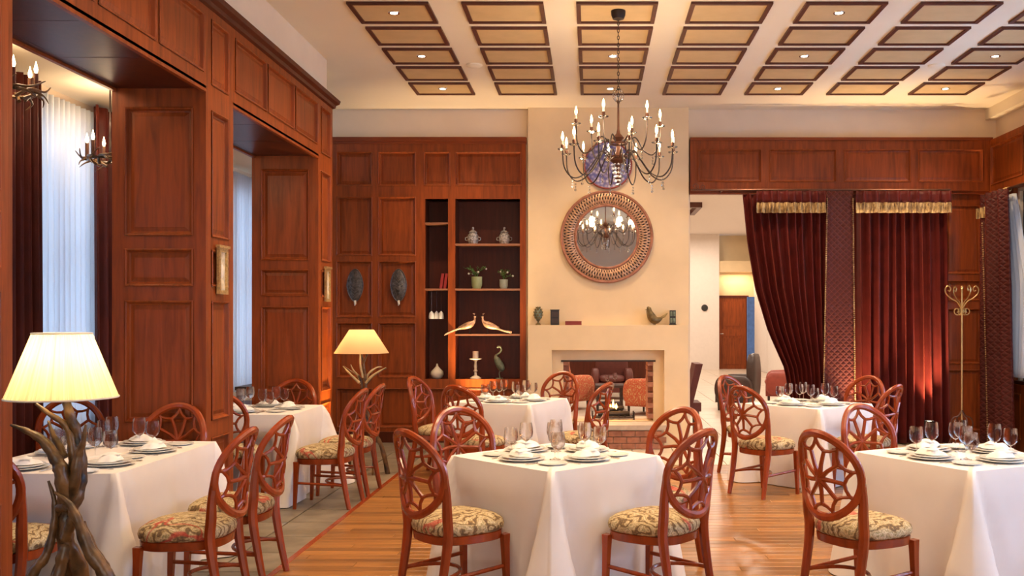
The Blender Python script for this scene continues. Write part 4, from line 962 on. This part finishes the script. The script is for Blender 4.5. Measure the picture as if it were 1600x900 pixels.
def square(cx, cy, rot, tname, tlab, flare, seed, names, h=0.46):
    seats = []
    for k, nm in enumerate(names):
        a = rot+pi/2*k+0; n_ = (cos(a), sin(a)); seats.append((cx+n_[0]*0.275, cy+n_[1]*0.275, -n_[0], -n_[1], nm))
    table(cx, cy, h, h, rot, tname, tlab, flare, seed, seats)
r45 = radians(45)
square(-0.22, 5.90, r45, 'near centre table', 'white tablecloth with pleated front corner on the near centre table', 0.17, 1, ['back right seat', 'back left seat', 'front left seat', 'front right seat'])
square(2.28, 5.89, radians(28), 'near right table', 'white tablecloth on the near right table, lit blue on one side', 0.17, 2, ['right seat', 'back left seat', 'front left seat', 'front seat'])
square(-0.85, 9.98, radians(68), 'table before the fireplace', 'white tablecloth on table before fireplace, bluish right side', 0.14, 3, ['back seat', 'left seat', 'front left seat', 'right seat'])
square(2.15, 9.57, radians(43), 'table before the curtains', 'white tablecloth on the table before the velvet curtains', 0.16, 4, ['back right seat', 'back left seat', 'front left seat', 'front right seat'])
table(-3.04, 5.90, 0.47, 0.70, 0, 'near left table', 'white tablecloth on long near left table behind the antler lamp', 0.17, 5,
      [(-2.76, 5.5, -1, 0, 'nearer right seat'), (-2.76, 6.05, -1, 0, 'farther right seat'), (-3.0, 6.42, 0, -1, 'far end seat'), (-3.18, 5.36, 0, 1, 'near end seat'), (-3.32, 6.0, 1, 0, 'left seat')])
table(-3.10, 8.94, 0.47, 0.50, 0, 'far left table', 'white tablecloth spreading onto slate floor from the far left table', 0.33, 6,
      [(-2.83, 8.95, -1, 0, 'right seat'), (-3.1, 9.24, 0, -1, 'far seat'), (-3.14, 8.64, 0, 1, 'near seat'), (-3.38, 8.97, 1, 0, 'left seat')])

# ------------------------------------------------------------------ CHANDELIER
ch = thing('chandelier', 'large two tiered iron and crystal chandelier with lit candle bulbs', 'chandelier', (0.24, 8.55, CH))
zc = lambda z: z-CH
MB().lathe([(0.001, -0.10), (0.02, -0.09), (0.05, -0.08), (0.062, -0.05), (0.065, -0.022), (0.065, 0)], 20).build('canopy', 'iron', ch)
for i in range(24):
    z = -0.10-i*0.032; M_ = Matrix.Translation((0, 0, z-0.018)) @ Matrix.Rotation(pi/2*(i % 2), 4, 'Z')
    MB().tube([(0.009*cos(a*pi/4), 0, 0.02*sin(a*pi/4)) for a in range(8)], 0.0032, 5, closed=True).xf(M_).build('chain_link', 'iron', ch)
MB().lathe([(0.008, zc(3.56)), (0.01, zc(3.3)), (0.02, zc(3.26)), (0.055, zc(3.22)), (0.02, zc(3.18)), (0.018, zc(3.10)), (0.06, zc(3.04)), (0.075, zc(3.02)), (0.03, zc(2.98)), (0.015, zc(2.9)), (0.03, zc(2.86)), (0.001, zc(2.80))], 18).build('stem', 'bronze', ch)
for k in range(6):
    a = pi*k/6; MB().tube([(0.055*sin(t)*cos(a)*2**0.5 if 0 else 0.05*sin(t)*cos(a), 0.05*sin(t)*sin(a), zc(3.60)+0.06*cos(t)) for t in [2*pi*j/20 for j in range(20)]], 0.003, 5, closed=True).build('globe_wire', 'crystal', ch)
for z, r in ((3.05, 0.085), (3.17, 0.075)): MB().tube([(r*cos(2*pi*j/24), r*sin(2*pi*j/24), zc(z)) for j in range(24)], 0.008, 6, closed=True).build('ring', 'bronze', ch)
def arm(R, z0, zd, ze, a, up):
    p = curve([(0.07, 0, zc(z0)), (0.15, 0, zc(z0+0.06)), (0.21, 0, zc(z0-0.02)), (R*0.62, 0, zc(zd+0.03)), (R*0.82, 0, zc(zd)), (R*0.97, 0, zc(zd+0.09)), (R, 0, zc(ze))], 5)
    ar = MB().tube(p, 0.0065, 6).build('arm', 'iron', ch, rz=a)
    MB().lathe([(0.008, zc(ze)-0.01), (0.042, zc(ze)+0.004), (0.045, zc(ze)+0.010), (0.008, zc(ze)+0.004)], 14, (R, 0, 0)).build('drip_pan', 'crystal', ar)
    MB().lathe([(0.015, zc(ze)+0.005), (0.015, zc(ze)+0.045), (0.009, zc(ze)+0.05)], 10, (R, 0, 0)).build('socket', 'bronze', ar)
    MB().lathe([(0.0085, zc(ze)+0.045), (0.0085, zc(ze)+0.085), (0.001, zc(ze)+0.087)], 10, (R, 0, 0)).build('candle', 'ivory', ar)
    MB().lathe([(0.006, zc(ze)+0.085), (0.012, zc(ze)+0.108), (0.009, zc(ze)+0.135), (0.001, zc(ze)+0.162)], 10, (R, 0, 0)).build('bulb', 'bulb', ar)
    mb = MB()
    for k in range(3): mb.ball((R*0.82, 0, zc(zd)-0.03-k*0.026), 0.009 if k < 2 else 0.013, n=6, m=4)
    mb.tube([(R*0.82, 0, zc(zd)), (R*0.82, 0, zc(zd)-0.085)], 0.0012, 4)
    mb.build('crystal_drop', 'crystal', ar)
for k in range(12): arm(0.50, 3.04, 2.86, 3.10, 2*pi*(k+0.3)/12, 0)
for k in range(6): arm(0.38, 3.17, 3.08, 3.33, 2*pi*(k+0.15)/6, 1)
mb = MB()
for k in range(12):
    a = 2*pi*k/12
    for j in range(6): mb.ball((0.06*cos(a)*(1-j/7), 0.06*sin(a)*(1-j/7), zc(2.98)-j*0.035), 0.010, n=6, m=4)
mb.build('crystal_tassel', 'crystal', ch)['kind'] = 'stuff'
for k in range(6): a = 2*pi*k/6; light('POINT', 'chandelier_glow', (0.24+0.46*cos(a), 8.55+0.46*sin(a), 3.27), 9, WARM, 0.04)

# ------------------------------------------------------------------ ANTLER FLOOR LAMPS
def antler(parent, pts, r0, r1=0.004, mat='antler', name='antler', n=8, seed=0):
    rnd = random.Random(seed+int(abs(pts[0][0])*1000)+len(pts)); p = curve(pts, 5); m = len(p)
    rad = [lerp(r0, r1, (i/(m-1))**1.4)*(1+0.10*sin(i*1.9+rnd.random())) for i in range(m)]
    return MB().tube(p, rad, n).build(name, mat, parent, smooth=80)
YL = 3.9; lx = -2.15
lamp = thing('antler_floor_lamp', 'glowing floor lamp of brown antlers under pleated cream shade', 'floor lamp', (lx, YL, 0))
def LP(px, py, dy=0.0):
    q = W(px, py, YL); return (q.x-lx, dy, q.z)
for i, (pts, r0, r1) in enumerate([
    ([(0.05, 0.24, 0.012), (0.03, 0.15, 0.3), LP(115, 895, 0.05), LP(106, 852), LP(103, 814), LP(108, 780), LP(115, 737), LP(112, 694), LP(103, 665), LP(84, 646, -0.03), LP(67, 629, -0.05)], 0.036, 0.006),
    ([(-0.12, -0.20, 0.012), (-0.06, -0.12, 0.3), LP(96, 897, -0.03), LP(103, 865, -0.02), LP(106, 845, 0)], 0.024, 0.026),
    ([LP(108, 800, 0.0), LP(118, 770, 0.02), LP(120, 728, 0.03), LP(116, 680, 0.02), LP(110, 651, 0.0), LP(101, 618, 0)], 0.030, 0.016),
    ([LP(104, 790, 0.0), LP(106, 740, -0.04), LP(97, 716, -0.04), LP(79, 687, -0.05), LP(57, 670, -0.07), LP(37, 660, -0.09)], 0.034, 0.004),
    ([LP(100, 715, 0.0), LP(90, 696, 0.01), LP(80, 678, 0.01), LP(71, 658, 0.02)], 0.018, 0.004),
    ([LP(110, 780, 0.0), LP(124, 742, -0.03), LP(129, 708, -0.03), LP(138, 689, -0.04), LP(144, 661, -0.05)], 0.026, 0.004),
    ([(-0.26, -0.04, 0.012), (-0.2, -0.04, 0.25), LP(57, 900, -0.04), LP(78, 866, -0.03), LP(88, 823, -0.02), LP(89, 780, -0.02), LP(80, 750, -0.02)], 0.028, 0.005),
    ([(-0.06, 0.22, 0.012), (-0.05, 0.18, 0.3), LP(89, 898, 0.08), LP(88, 862, 0.05), LP(92, 810, 0.02), LP(98, 780, 0.0), LP(104, 752, 0)], 0.024, 0.018),
    ([(0.34, -0.03, 0.012), (0.27, -0.05, 0.3), LP(181, 903, -0.06), LP(153, 852, -0.07), LP(133, 806, -0.06), LP(118, 780, -0.06), LP(100, 764, -0.07)], 0.038, 0.005),
    ([(0.2, 0.12, 0.012), (0.17, 0.1, 0.28), LP(158, 900, 0.04), LP(146, 862, 0.0), LP(134, 815, -0.04)], 0.024, 0.020),
    ([LP(106, 840, -0.02), LP(116, 818, -0.03), LP(122, 800, -0.04), LP(118, 786, -0.04)], 0.022, 0.014),
    ([LP(92, 800, 0), LP(100, 790, -0.02), LP(116, 792, -0.03)], 0.022, 0.02),
    ]): antler(lamp, pts, r0, r1, seed=i)
zs_t, zs_b = 1.545, 1.285
def pleat(a): return (cos(a)*(1+0.016*sin(48*a+2*sin(3*a))), sin(a)*(1+0.016*sin(48*a+2*sin(3*a))))
MB().lathe([(0.108, zs_t), (0.205, zs_b)], 240, (0, 0, 0), pleat).build('lamp_shade', 'shade_pleated', lamp, smooth=80)
lamp.children[-1].data.polygons
nocaps([c for c in lamp.children if c.name.startswith('lamp_shade')][0])
for r_, z_ in ((0.109, zs_t), (0.207, zs_b)): MB().tube([(r_*cos(2*pi*j/60), r_*sin(2*pi*j/60), z_) for j in range(60)], 0.004, 6, closed=True).build('shade_trim', 'ivory', lamp)
MB().tube([(LP(103, 625)[0], 0, 1.26), (0, 0, 1.40)], 0.008, 8).build('stem', 'brass', lamp); MB().ball((0, 0, 1.43), 0.032).build('bulb', 'bulb', lamp)
MB().tube([(-0.108, 0, 1.54), (0.108, 0, 1.54)], 0.002, 5).tube([(0, -0.108, 1.54), (0, 0.108, 1.54)], 0.002, 5).tube([(0, 0, 1.45), (0, 0, 1.535)], 0.003, 5).build('shade_carrier', 'brass', lamp)
light('POINT', 'lamp_glow', (lx, YL, 1.43), 9, (1.0, 0.76, 0.44), 0.05)
YL2 = 10.0; lx2 = wx(565, YL2)
lamp2 = thing('antler_floor_lamp', 'tan cone shaded antler floor lamp by the dark panelling', 'floor lamp', (lx2, YL2, 0))
def L2(px, py, dy=0.0):
    q = W(px, py, YL2); return (q.x-lx2, dy, q.z)
for i, (pts, r0, r1, mt) in enumerate([
    ([L2(606, 741), L2(597, 700), L2(582, 670), L2(572, 630), L2(570, 600), L2(566, 575), L2(574, 553)], 0.026, 0.010, 'antler'),
    ([L2(588, 744, -0.1), L2(584, 700), L2(574, 660), L2(568, 620), L2(562, 590), L2(548, 580), L2(537, 572)], 0.026, 0.004, 'antler'),
    ([L2(540, 735, 0.1), L2(550, 690), L2(562, 650), L2(566, 615), L2(576, 595), L2(590, 582), L2(604, 575)], 0.026, 0.004, 'antler'),
    ([L2(560, 742, 0.2), L2(562, 690, 0.1), L2(568, 640), L2(572, 600, -0.02), L2(568, 570, 0), L2(565, 553, 0)], 0.024, 0.01, 'antler'),
    ([L2(564, 600), L2(560, 588), L2(554, 578, -0.05), L2(551, 569, -0.08)], 0.014, 0.003, 'antler_pale'),
    ([L2(570, 600), L2(575, 585), L2(586, 575, 0.05), L2(594, 574, 0.1)], 0.014, 0.003, 'antler_pale'),
    ([L2(562, 598, -0.02), L2(552, 588, -0.03), L2(537, 572, -0.03)], 0.016, 0.004, 'antler_pale'),
    ([L2(572, 598, -0.02), L2(584, 586, -0.03), L2(604, 574, -0.03)], 0.016, 0.004, 'antler_pale'),
    ([L2(568, 590, -0.02), L2(564, 570, -0.03), L2(563, 553, 0)], 0.012, 0.01, 'antler_pale'),
    ]): antler(lamp2, pts, r0, r1, mt, seed=20+i)
o = MB().lathe([(0.125, 1.50), (0.28, 1.255)], 48).build('lamp_shade', 'shade_plain', lamp2, smooth=80); nocaps(o)
MB().ball((0, 0, 1.36), 0.03).build('bulb', 'bulb', lamp2); MB().tube([(0, 0, 1.24), (0, 0, 1.35)], 0.008, 6).build('stem', 'brass', lamp2)
MB().tube([(-0.125, 0, 1.495), (0.125, 0, 1.495)], 0.002, 5).tube([(0, 0, 1.38), (0, 0, 1.495)], 0.003, 5).build('shade_carrier', 'brass', lamp2)
light('POINT', 'lamp_glow', (lx2, YL2, 1.37), 7, (1.0, 0.72, 0.42), 0.04)

# antler chandeliers in the aisle
def antler_chandelier(x, y, z, label, seed):
    rnd = random.Random(seed); t = thing('antler_chandelier', label, 'chandelier', (x, y, z), 0, 'antler chandeliers in the left aisle')
    for k in range(9):
        a = 2*pi*k/9+rnd.uniform(-.1, .1); R = rnd.uniform(0.2, 0.27); rot = lambda r, b, zz: (r*cos(a+b), r*sin(a+b), zz)
        antler(t, [rot(0.10, -0.6, -0.05), rot(0.17, -0.2, 0.0), rot(R, 0.25, 0.0), rot(R+0.03, 0.6, 0.05)], 0.012, 0.003, seed=seed+k)
        antler(t, [rot(0.15, 0.0, 0.0), rot(R, 0.15, -0.03), rot(R+0.02, 0.35, -0.07)], 0.009, 0.002, seed=seed+k+40)
    for k in range(6):
        a = 2*pi*(k+0.2)/6; c = (0.17*cos(a), 0.17*sin(a), 0)
        MB().lathe([(0.014, 0.0), (0.014, 0.12), (0.001, 0.122)], 10, c).build('candle', 'bronze', t)
        MB().lathe([(0.006, 0.12), (0.013, 0.145), (0.001, 0.20)], 10, c).build('bulb', 'bulb', t)
    MB().tube([(0, 0, -0.02), (0, 0, ZA-z)], 0.006, 6).build('rod', 'iron', t)
    MB().tube([(0.16*cos(2*pi*j/24), 0.16*sin(2*pi*j/24), -0.01) for j in range(24)], 0.012, 6, closed=True).build('ring', 'antler', t)
    light('POINT', 'antler_glow', (x, y, z+0.3), 14, WARM, 0.1)
antler_chandelier(-3.86, 6.35, 3.12, 'antler chandelier with lit bulbs beside the nearest pillar', 50)
antler_chandelier(-3.85, 7.68, 2.89, 'antler chandelier with lit bulbs before the sheer curtain', 90)
# ------------------------------------------------------------------ COAT STAND, UPLIGHTS, CONSOLE
cs_ = thing('coat_stand', 'tall gilt scrolled coat stand between curtain and window', 'coat stand', (wx(1503, 11.8), 11.8, 0))
MB().tube([(0, 0, 0.3), (0, 0, 1.98)], 0.013, 8).build('pole', 'brass', cs_)
sc0 = None
for k in range(4):
    mb = MB()
    def loc(pts, k=k): return pts
    mb.tube(curve([(0, 0, 1.72), (0.06, 0, 1.82), (0.13, 0, 1.86), (0.2, 0, 1.92), (0.215, 0, 1.98), (0.18, 0, 2.02), (0.145, 0, 1.99), (0.155, 0, 1.955), (0.18, 0, 1.965)], 4), 0.008, 6)
    mb.tube(spiral((0.06, 0, 1.71), 0.055, 0.012, 1.3, pi, sgn=1), 0.007, 6)
    mb.build('hook', 'brass', cs_, rz=k*pi/2+0.1)
    m2 = MB(); m2.tube(curve([(0, 0, 0.5), (0.05, 0, 0.42), (0.11, 0, 0.40), (0.14, 0, 0.33), (0.13, 0, 0.2), (0.17, 0, 0.08), (0.24, 0, 0.014), (0.28, 0, 0.04), (0.25, 0, 0.075)], 4), 0.009, 6)
    m2.tube(spiral((0.06, 0, 0.22), 0.06, 0.015, 1.3, 0), 0.007, 6); m2.build('leg', 'bronze', cs_, rz=k*pi/2+0.1)
MB().ball((0, 0, 2.0), 0.022, n=10).build('finial', 'brass', cs_)
def uplight(px, Y, h, label, power, lean=0.0):
    x = wx(px, Y); t = thing('uplight', label, 'uplight', (x, Y, 0), 0, 'floor uplights')
    MB().lathe([(0.07, 0), (0.07, 0.01), (0.06, 0.012), (0.06, h), (0.052, h), (0.052, h-0.02), (0.001, h-0.02)], 20).build('housing', 'black', t)
    MB().lathe([(0.05, h-0.019), (0.05, h-0.008), (0.001, h-0.006)], 20).build('lens', 'lens', t)
    light('SPOT', 'uplight_beam', (x, Y, h+0.01), power, (1.0, 0.66, 0.34), 0.03, (pi-lean, 0, 0), spot=radians(60), blend=1.0)
uplight(1452, 12.1, 0.33, 'small black floor uplight shining up the right velvet curtain', 480, 0.12)
uplight(1345, 12.0, 0.12, 'low floor uplight hidden behind the curtain table', 450, 0.12)
uplight(740, 12.2, 0.1, 'low floor uplight below the shelving', 520, 0.15)
uplight(508, 10.45, 0.1, 'low floor uplight at the foot of the farther pillar', 10, 0)
light('SPOT', 'pillar_beam', (XL+0.2, 9.93, 0.12), 300, (1.0, 0.62, 0.2), 0.03, (pi, radians(-16), 0), spot=radians(38), blend=0.9)
t = thing('uplight', 'low floor uplight behind the far left table at the pillar', 'uplight', (XL+0.2, 9.93, 0), 0, 'floor uplights')
MB().lathe([(0.06, 0), (0.06, 0.1), (0.05, 0.1), (0.05, 0.08), (0.001, 0.08)], 20).build('housing', 'black', t); MB().lathe([(0.048, 0.081), (0.048, 0.09), (0.001, 0.092)], 20).build('lens', 'lens', t)
# console with flowers by the far aisle window
t = thing('console_table', 'dark console table by the window between the pillars', 'console', (-3.86, 11.7, 0))
MB().box(-0.3, 0.25, -0.5, 0.5, 0.78, 0.82).build('tabletop', 'leather_dark', t, smooth=0); MB().box(-0.27, 0.22, -0.47, 0.47, 0.66, 0.78).build('apron', 'white_paint', t, smooth=0)
for a in (-0.26, 0.21):
    for b_ in (-0.46, 0.46): MB().tube([(a, b_, 0), (a, b_, 0.78)], [0.018, 0.025], 6).build('leg', 'leather_dark', t)
t = thing('flower_bowl', 'bowl of red orchids and fruit on the window console', 'flowers', (-3.95, 11.62, 0.82))
MB().lathe([(0.05, 0), (0.13, 0.05), (0.16, 0.09), (0.15, 0.09), (0.001, 0.04)], 20).build('bowl', 'ivory', t)
for k in range(12):
    a = k*2.4; MB().ball((0.09*cos(a), 0.09*sin(a), 0.11+0.01*(k % 3)), 0.04, n=8, m=6).build('fruit', 'leather_red', t)
s_ = MB().tube(curve([(0, 0, 0.08), (-0.02, -0.02, 0.25), (0.0, -0.1, 0.36)], 4), 0.004, 5).build('stem', 'leaf', t)
for k in range(5): MB().ball((0.01*k-0.02, -0.10+0.02*k, 0.34-0.012*k), 0.022, sz=0.6, n=7, m=5).build('flower', 'red_flower', s_)

# ------------------------------------------------------------------ LOUNGE BEYOND
YB = 30.8
lw = struct(MB().box(-2.55, 4.1, YB, YB+0.2, 0, CH).build('wall_lounge_back', 'lounge_white', smooth=0))
struct(MB().box(-2.55, -2.4, 12.8, YB, 0, CH).build('wall_lounge_left', 'plaster', smooth=0))
struct(MB().box(5.31, 5.45, 12.7, 31.7, 0, CH).build('wall_lounge_right', 'lounge_white', smooth=0))
struct(MB().box(-2.55, 5.45, 12.8, 31.7, CH, CH+0.15).build('ceiling_lounge', 'lounge_white', smooth=0))
struct(MB().box(4.1, 5.4, 31.4, 31.6, 0, CH).build('wall_lounge_recess', 'plaster_warm', smooth=0))
struct(MB().box(4.1, 5.3, 30.9, 31.4, 3.15, 3.5).build('trim_1', 'plaster_warm', smooth=0))
d = struct(thing('door_1', None, None, (wx(1144, 31.3), 31.36, 0)))
MB().box(-0.46, 0.46, -0.02, 0.02, 0, 2.32).build('door_leaf', 'cherry', d, smooth=0)
MB().box(-0.54, -0.46, -0.04, 0.03, 0, 2.4).box(0.46, 0.54, -0.04, 0.03, 0, 2.4).box(-0.46, 0.46, -0.04, 0.03, 2.32, 2.4).build('door_frame', 'cherry_dark', d, smooth=0)
for a, b_ in ((0.15, 1.0), (1.08, 1.3), (1.4, 2.2)): MB().box(-0.33, 0.33, -0.035, -0.02, a, b_).build('door_panel', 'cherry', d, smooth=0)
MB().tube([(-0.38, -0.03, 1.15), (-0.28, -0.05, 1.15)], 0.012, 6).build('door_handle', 'silver', d)
light('AREA', 'cove_glow', (4.7, 31.1, 3.1), 14, WARM, 0.9, (0, 0, 0), size_y=0.3)
tag(MB().lathe([(0.001, 0.05), (0.09, 0.045), (0.11, 0.0)], 16, ax='y').build('wall_dial', 'black', loc=(wx(1101, YB), YB-0.001, wz(481, YB))), 'small dark round dial on the lounge wall', 'dial')
tag(MB().box(-0.11, 0.11, -0.03, 0.03, 0, 2.2).build('wall_hanging', 'blue_drape', smooth=0, loc=(wx(1173, 29), 29.0, 0.1)), 'blue hanging glimpsed beside the swept curtain in lounge', 'hanging')
for yy in (14.5, 18.5, 22.5, 26.5):
    mb = MB(); c0, c1_ = 0.2, 2.6
    for a in ((c0, c1_, 0, 0.12), (c0, c1_, 1.6, 1.72), (c0, c0+0.12, 0.12, 1.6), (c1_-0.12, c1_, 0.12, 1.6)): mb.box(a[0], a[1], yy+a[2], yy+a[3], CH-0.12, CH)
    struct(mb.build('trim_%d' % (2+int((yy-14.5)/4)), 'coffer_dark', smooth=0))
for i, yy in enumerate((14.2, 17.5, 21, 25, 29)):
    for x_ in (0.0, 3.4):
        light('AREA', 'lounge_fill', (x_, yy, CH-0.15), 75, (1.0, 0.84, 0.68), 0.4)  # added fill under the lounge ceiling, without fittings
# armchairs
def armchair(x, y, rz, label, mat, cush=None, s=1.0):
    t = thing('armchair', label, 'armchair', (x, y, 0), rz, 'lounge armchairs')
    MB().box(-0.3, 0.3, -0.28, 0.32, 0.14, 0.34).build('base', mat, t, smooth=0)
    def rb(x0, x1, y0, y1, z0, z1):
        cx, cy, cz = (x0+x1)/2, (y0+y1)/2, (z0+z1)/2; k = MB().lathe([(max(1e-6, sin(pi*i/10))**0.35, -cos(pi*i/10)*abs(cos(pi*i/10))**-0.0) for i in range(11)], 24, (0,0,0), lambda a: (abs(cos(a))**0.4*(1 if cos(a) > 0 else -1), abs(sin(a))**0.4*(1 if sin(a) > 0 else -1)))
        k.v = [(p[0]*(x1-x0)/2+cx, p[1]*(y1-y0)/2+cy, p[2]*(z1-z0)/2+cz) for p in k.v]; return k
    rb(-0.27, 0.27, -0.22, 0.34, 0.33, 0.48).build('seat', mat, t, smooth=60)
    rb(-0.34, 0.34, -0.40, -0.22, 0.2, 0.92*s).build('backrest', mat, t, smooth=60)
    for k in (-1, 1):
        rb(k*0.34-0.09, k*0.34+0.09, -0.36, 0.32, 0.15, 0.62).build('armrest', mat, t, smooth=60)
        for q in (-0.24, 0.26): MB().tube([(k*0.28, q, 0), (k*0.28, q, 0.15)], [0.018, 0.026], 6).build('leg', 'leather_dark', t)
    if cush: rb(-0.2, 0.2, -0.22, -0.1, 0.45, 0.8).build('cushion', cush, t, smooth=60)
armchair(1.0, 16.4, radians(60), 'patterned orange armchair at right in view through the fireplace', 'upholstery', 'cushion_red')
armchair(-0.45, 17.4, radians(-40), 'patterned orange armchair at left in view through the fireplace', 'upholstery', 'cushion_red')
armchair(0.42, 19.6, radians(180), 'red armchair farthest back in view through the fireplace', 'chair_red', None, 1.05)
armchair(2.6, 17.2, radians(70), 'dark armchair in the lounge beside the swept curtain', 'leather_dark', None, 1.1)
armchair(3.7, 18.6, radians(80), 'red brown armchair in the lounge behind the swept curtain', 'leather_red', None, 1.05)
t = thing('high_back_chair', 'dark red high backed chair just beyond the doorway edge', 'armchair', (1.25, 13.35, 0), radians(-90))
MB().box(-0.25, 0.25, -0.25, 0.25, 0.35, 0.47).build('seat', 'chair_red', t, smooth=0)
MB().add([(-0.25, 0.06, 0.47), (0.25, 0.06, 0.47), (0.25, 0.14, 0.47), (-0.25, 0.14, 0.47), (-0.27, 0.17, 1.0), (0.27, 0.17, 1.0), (0.27, 0.27, 1.0), (-0.27, 0.27, 1.0)], [(0,3,2,1),(4,5,6,7),(0,1,5,4),(1,2,6,5),(2,3,7,6),(3,0,4,7)]).build('backrest', 'chair_red', t, smooth=0)
for a in (-0.2, 0.2):
    for b_ in (-0.2, 0.2): MB().tube([(a, b_, 0), (a, b_, 0.36)], [0.018, 0.028], 6).build('leg', 'leather_dark', t)
t = thing('coffee_table', 'dark low table among the armchairs beyond the fireplace', 'table', (0.32, 17.0, 0))
MB().box(-0.25, 0.25, -0.3, 0.3, 0.42, 0.46).build('tabletop', 'leather_dark', t, smooth=0); MB().box(-0.22, 0.22, -0.25, 0.25, 0.1, 0.14).build('shelf', 'leather_dark', t, smooth=0)
for a in (-0.21, 0.21):
    for b_ in (-0.25, 0.25): MB().tube([(a, b_, 0), (a, b_, 0.42)], 0.025, 6).build('leg', 'leather_dark', t)
o = dup(proto['g2'], (0.28, 16.85, 0.461), 0, 'small goblet on the dark low lounge table', 'lounge glasses')
o = dup(proto['g1'], (0.42, 17.05, 0.461), 0, 'stemmed glass on the dark low lounge table', 'lounge glasses')
lwp = struct(MB().box(-2.4, 1.8, 21.2, 21.4, 0, 2.6).build('wall_lounge_partition', 'cherry_dark', smooth=0))
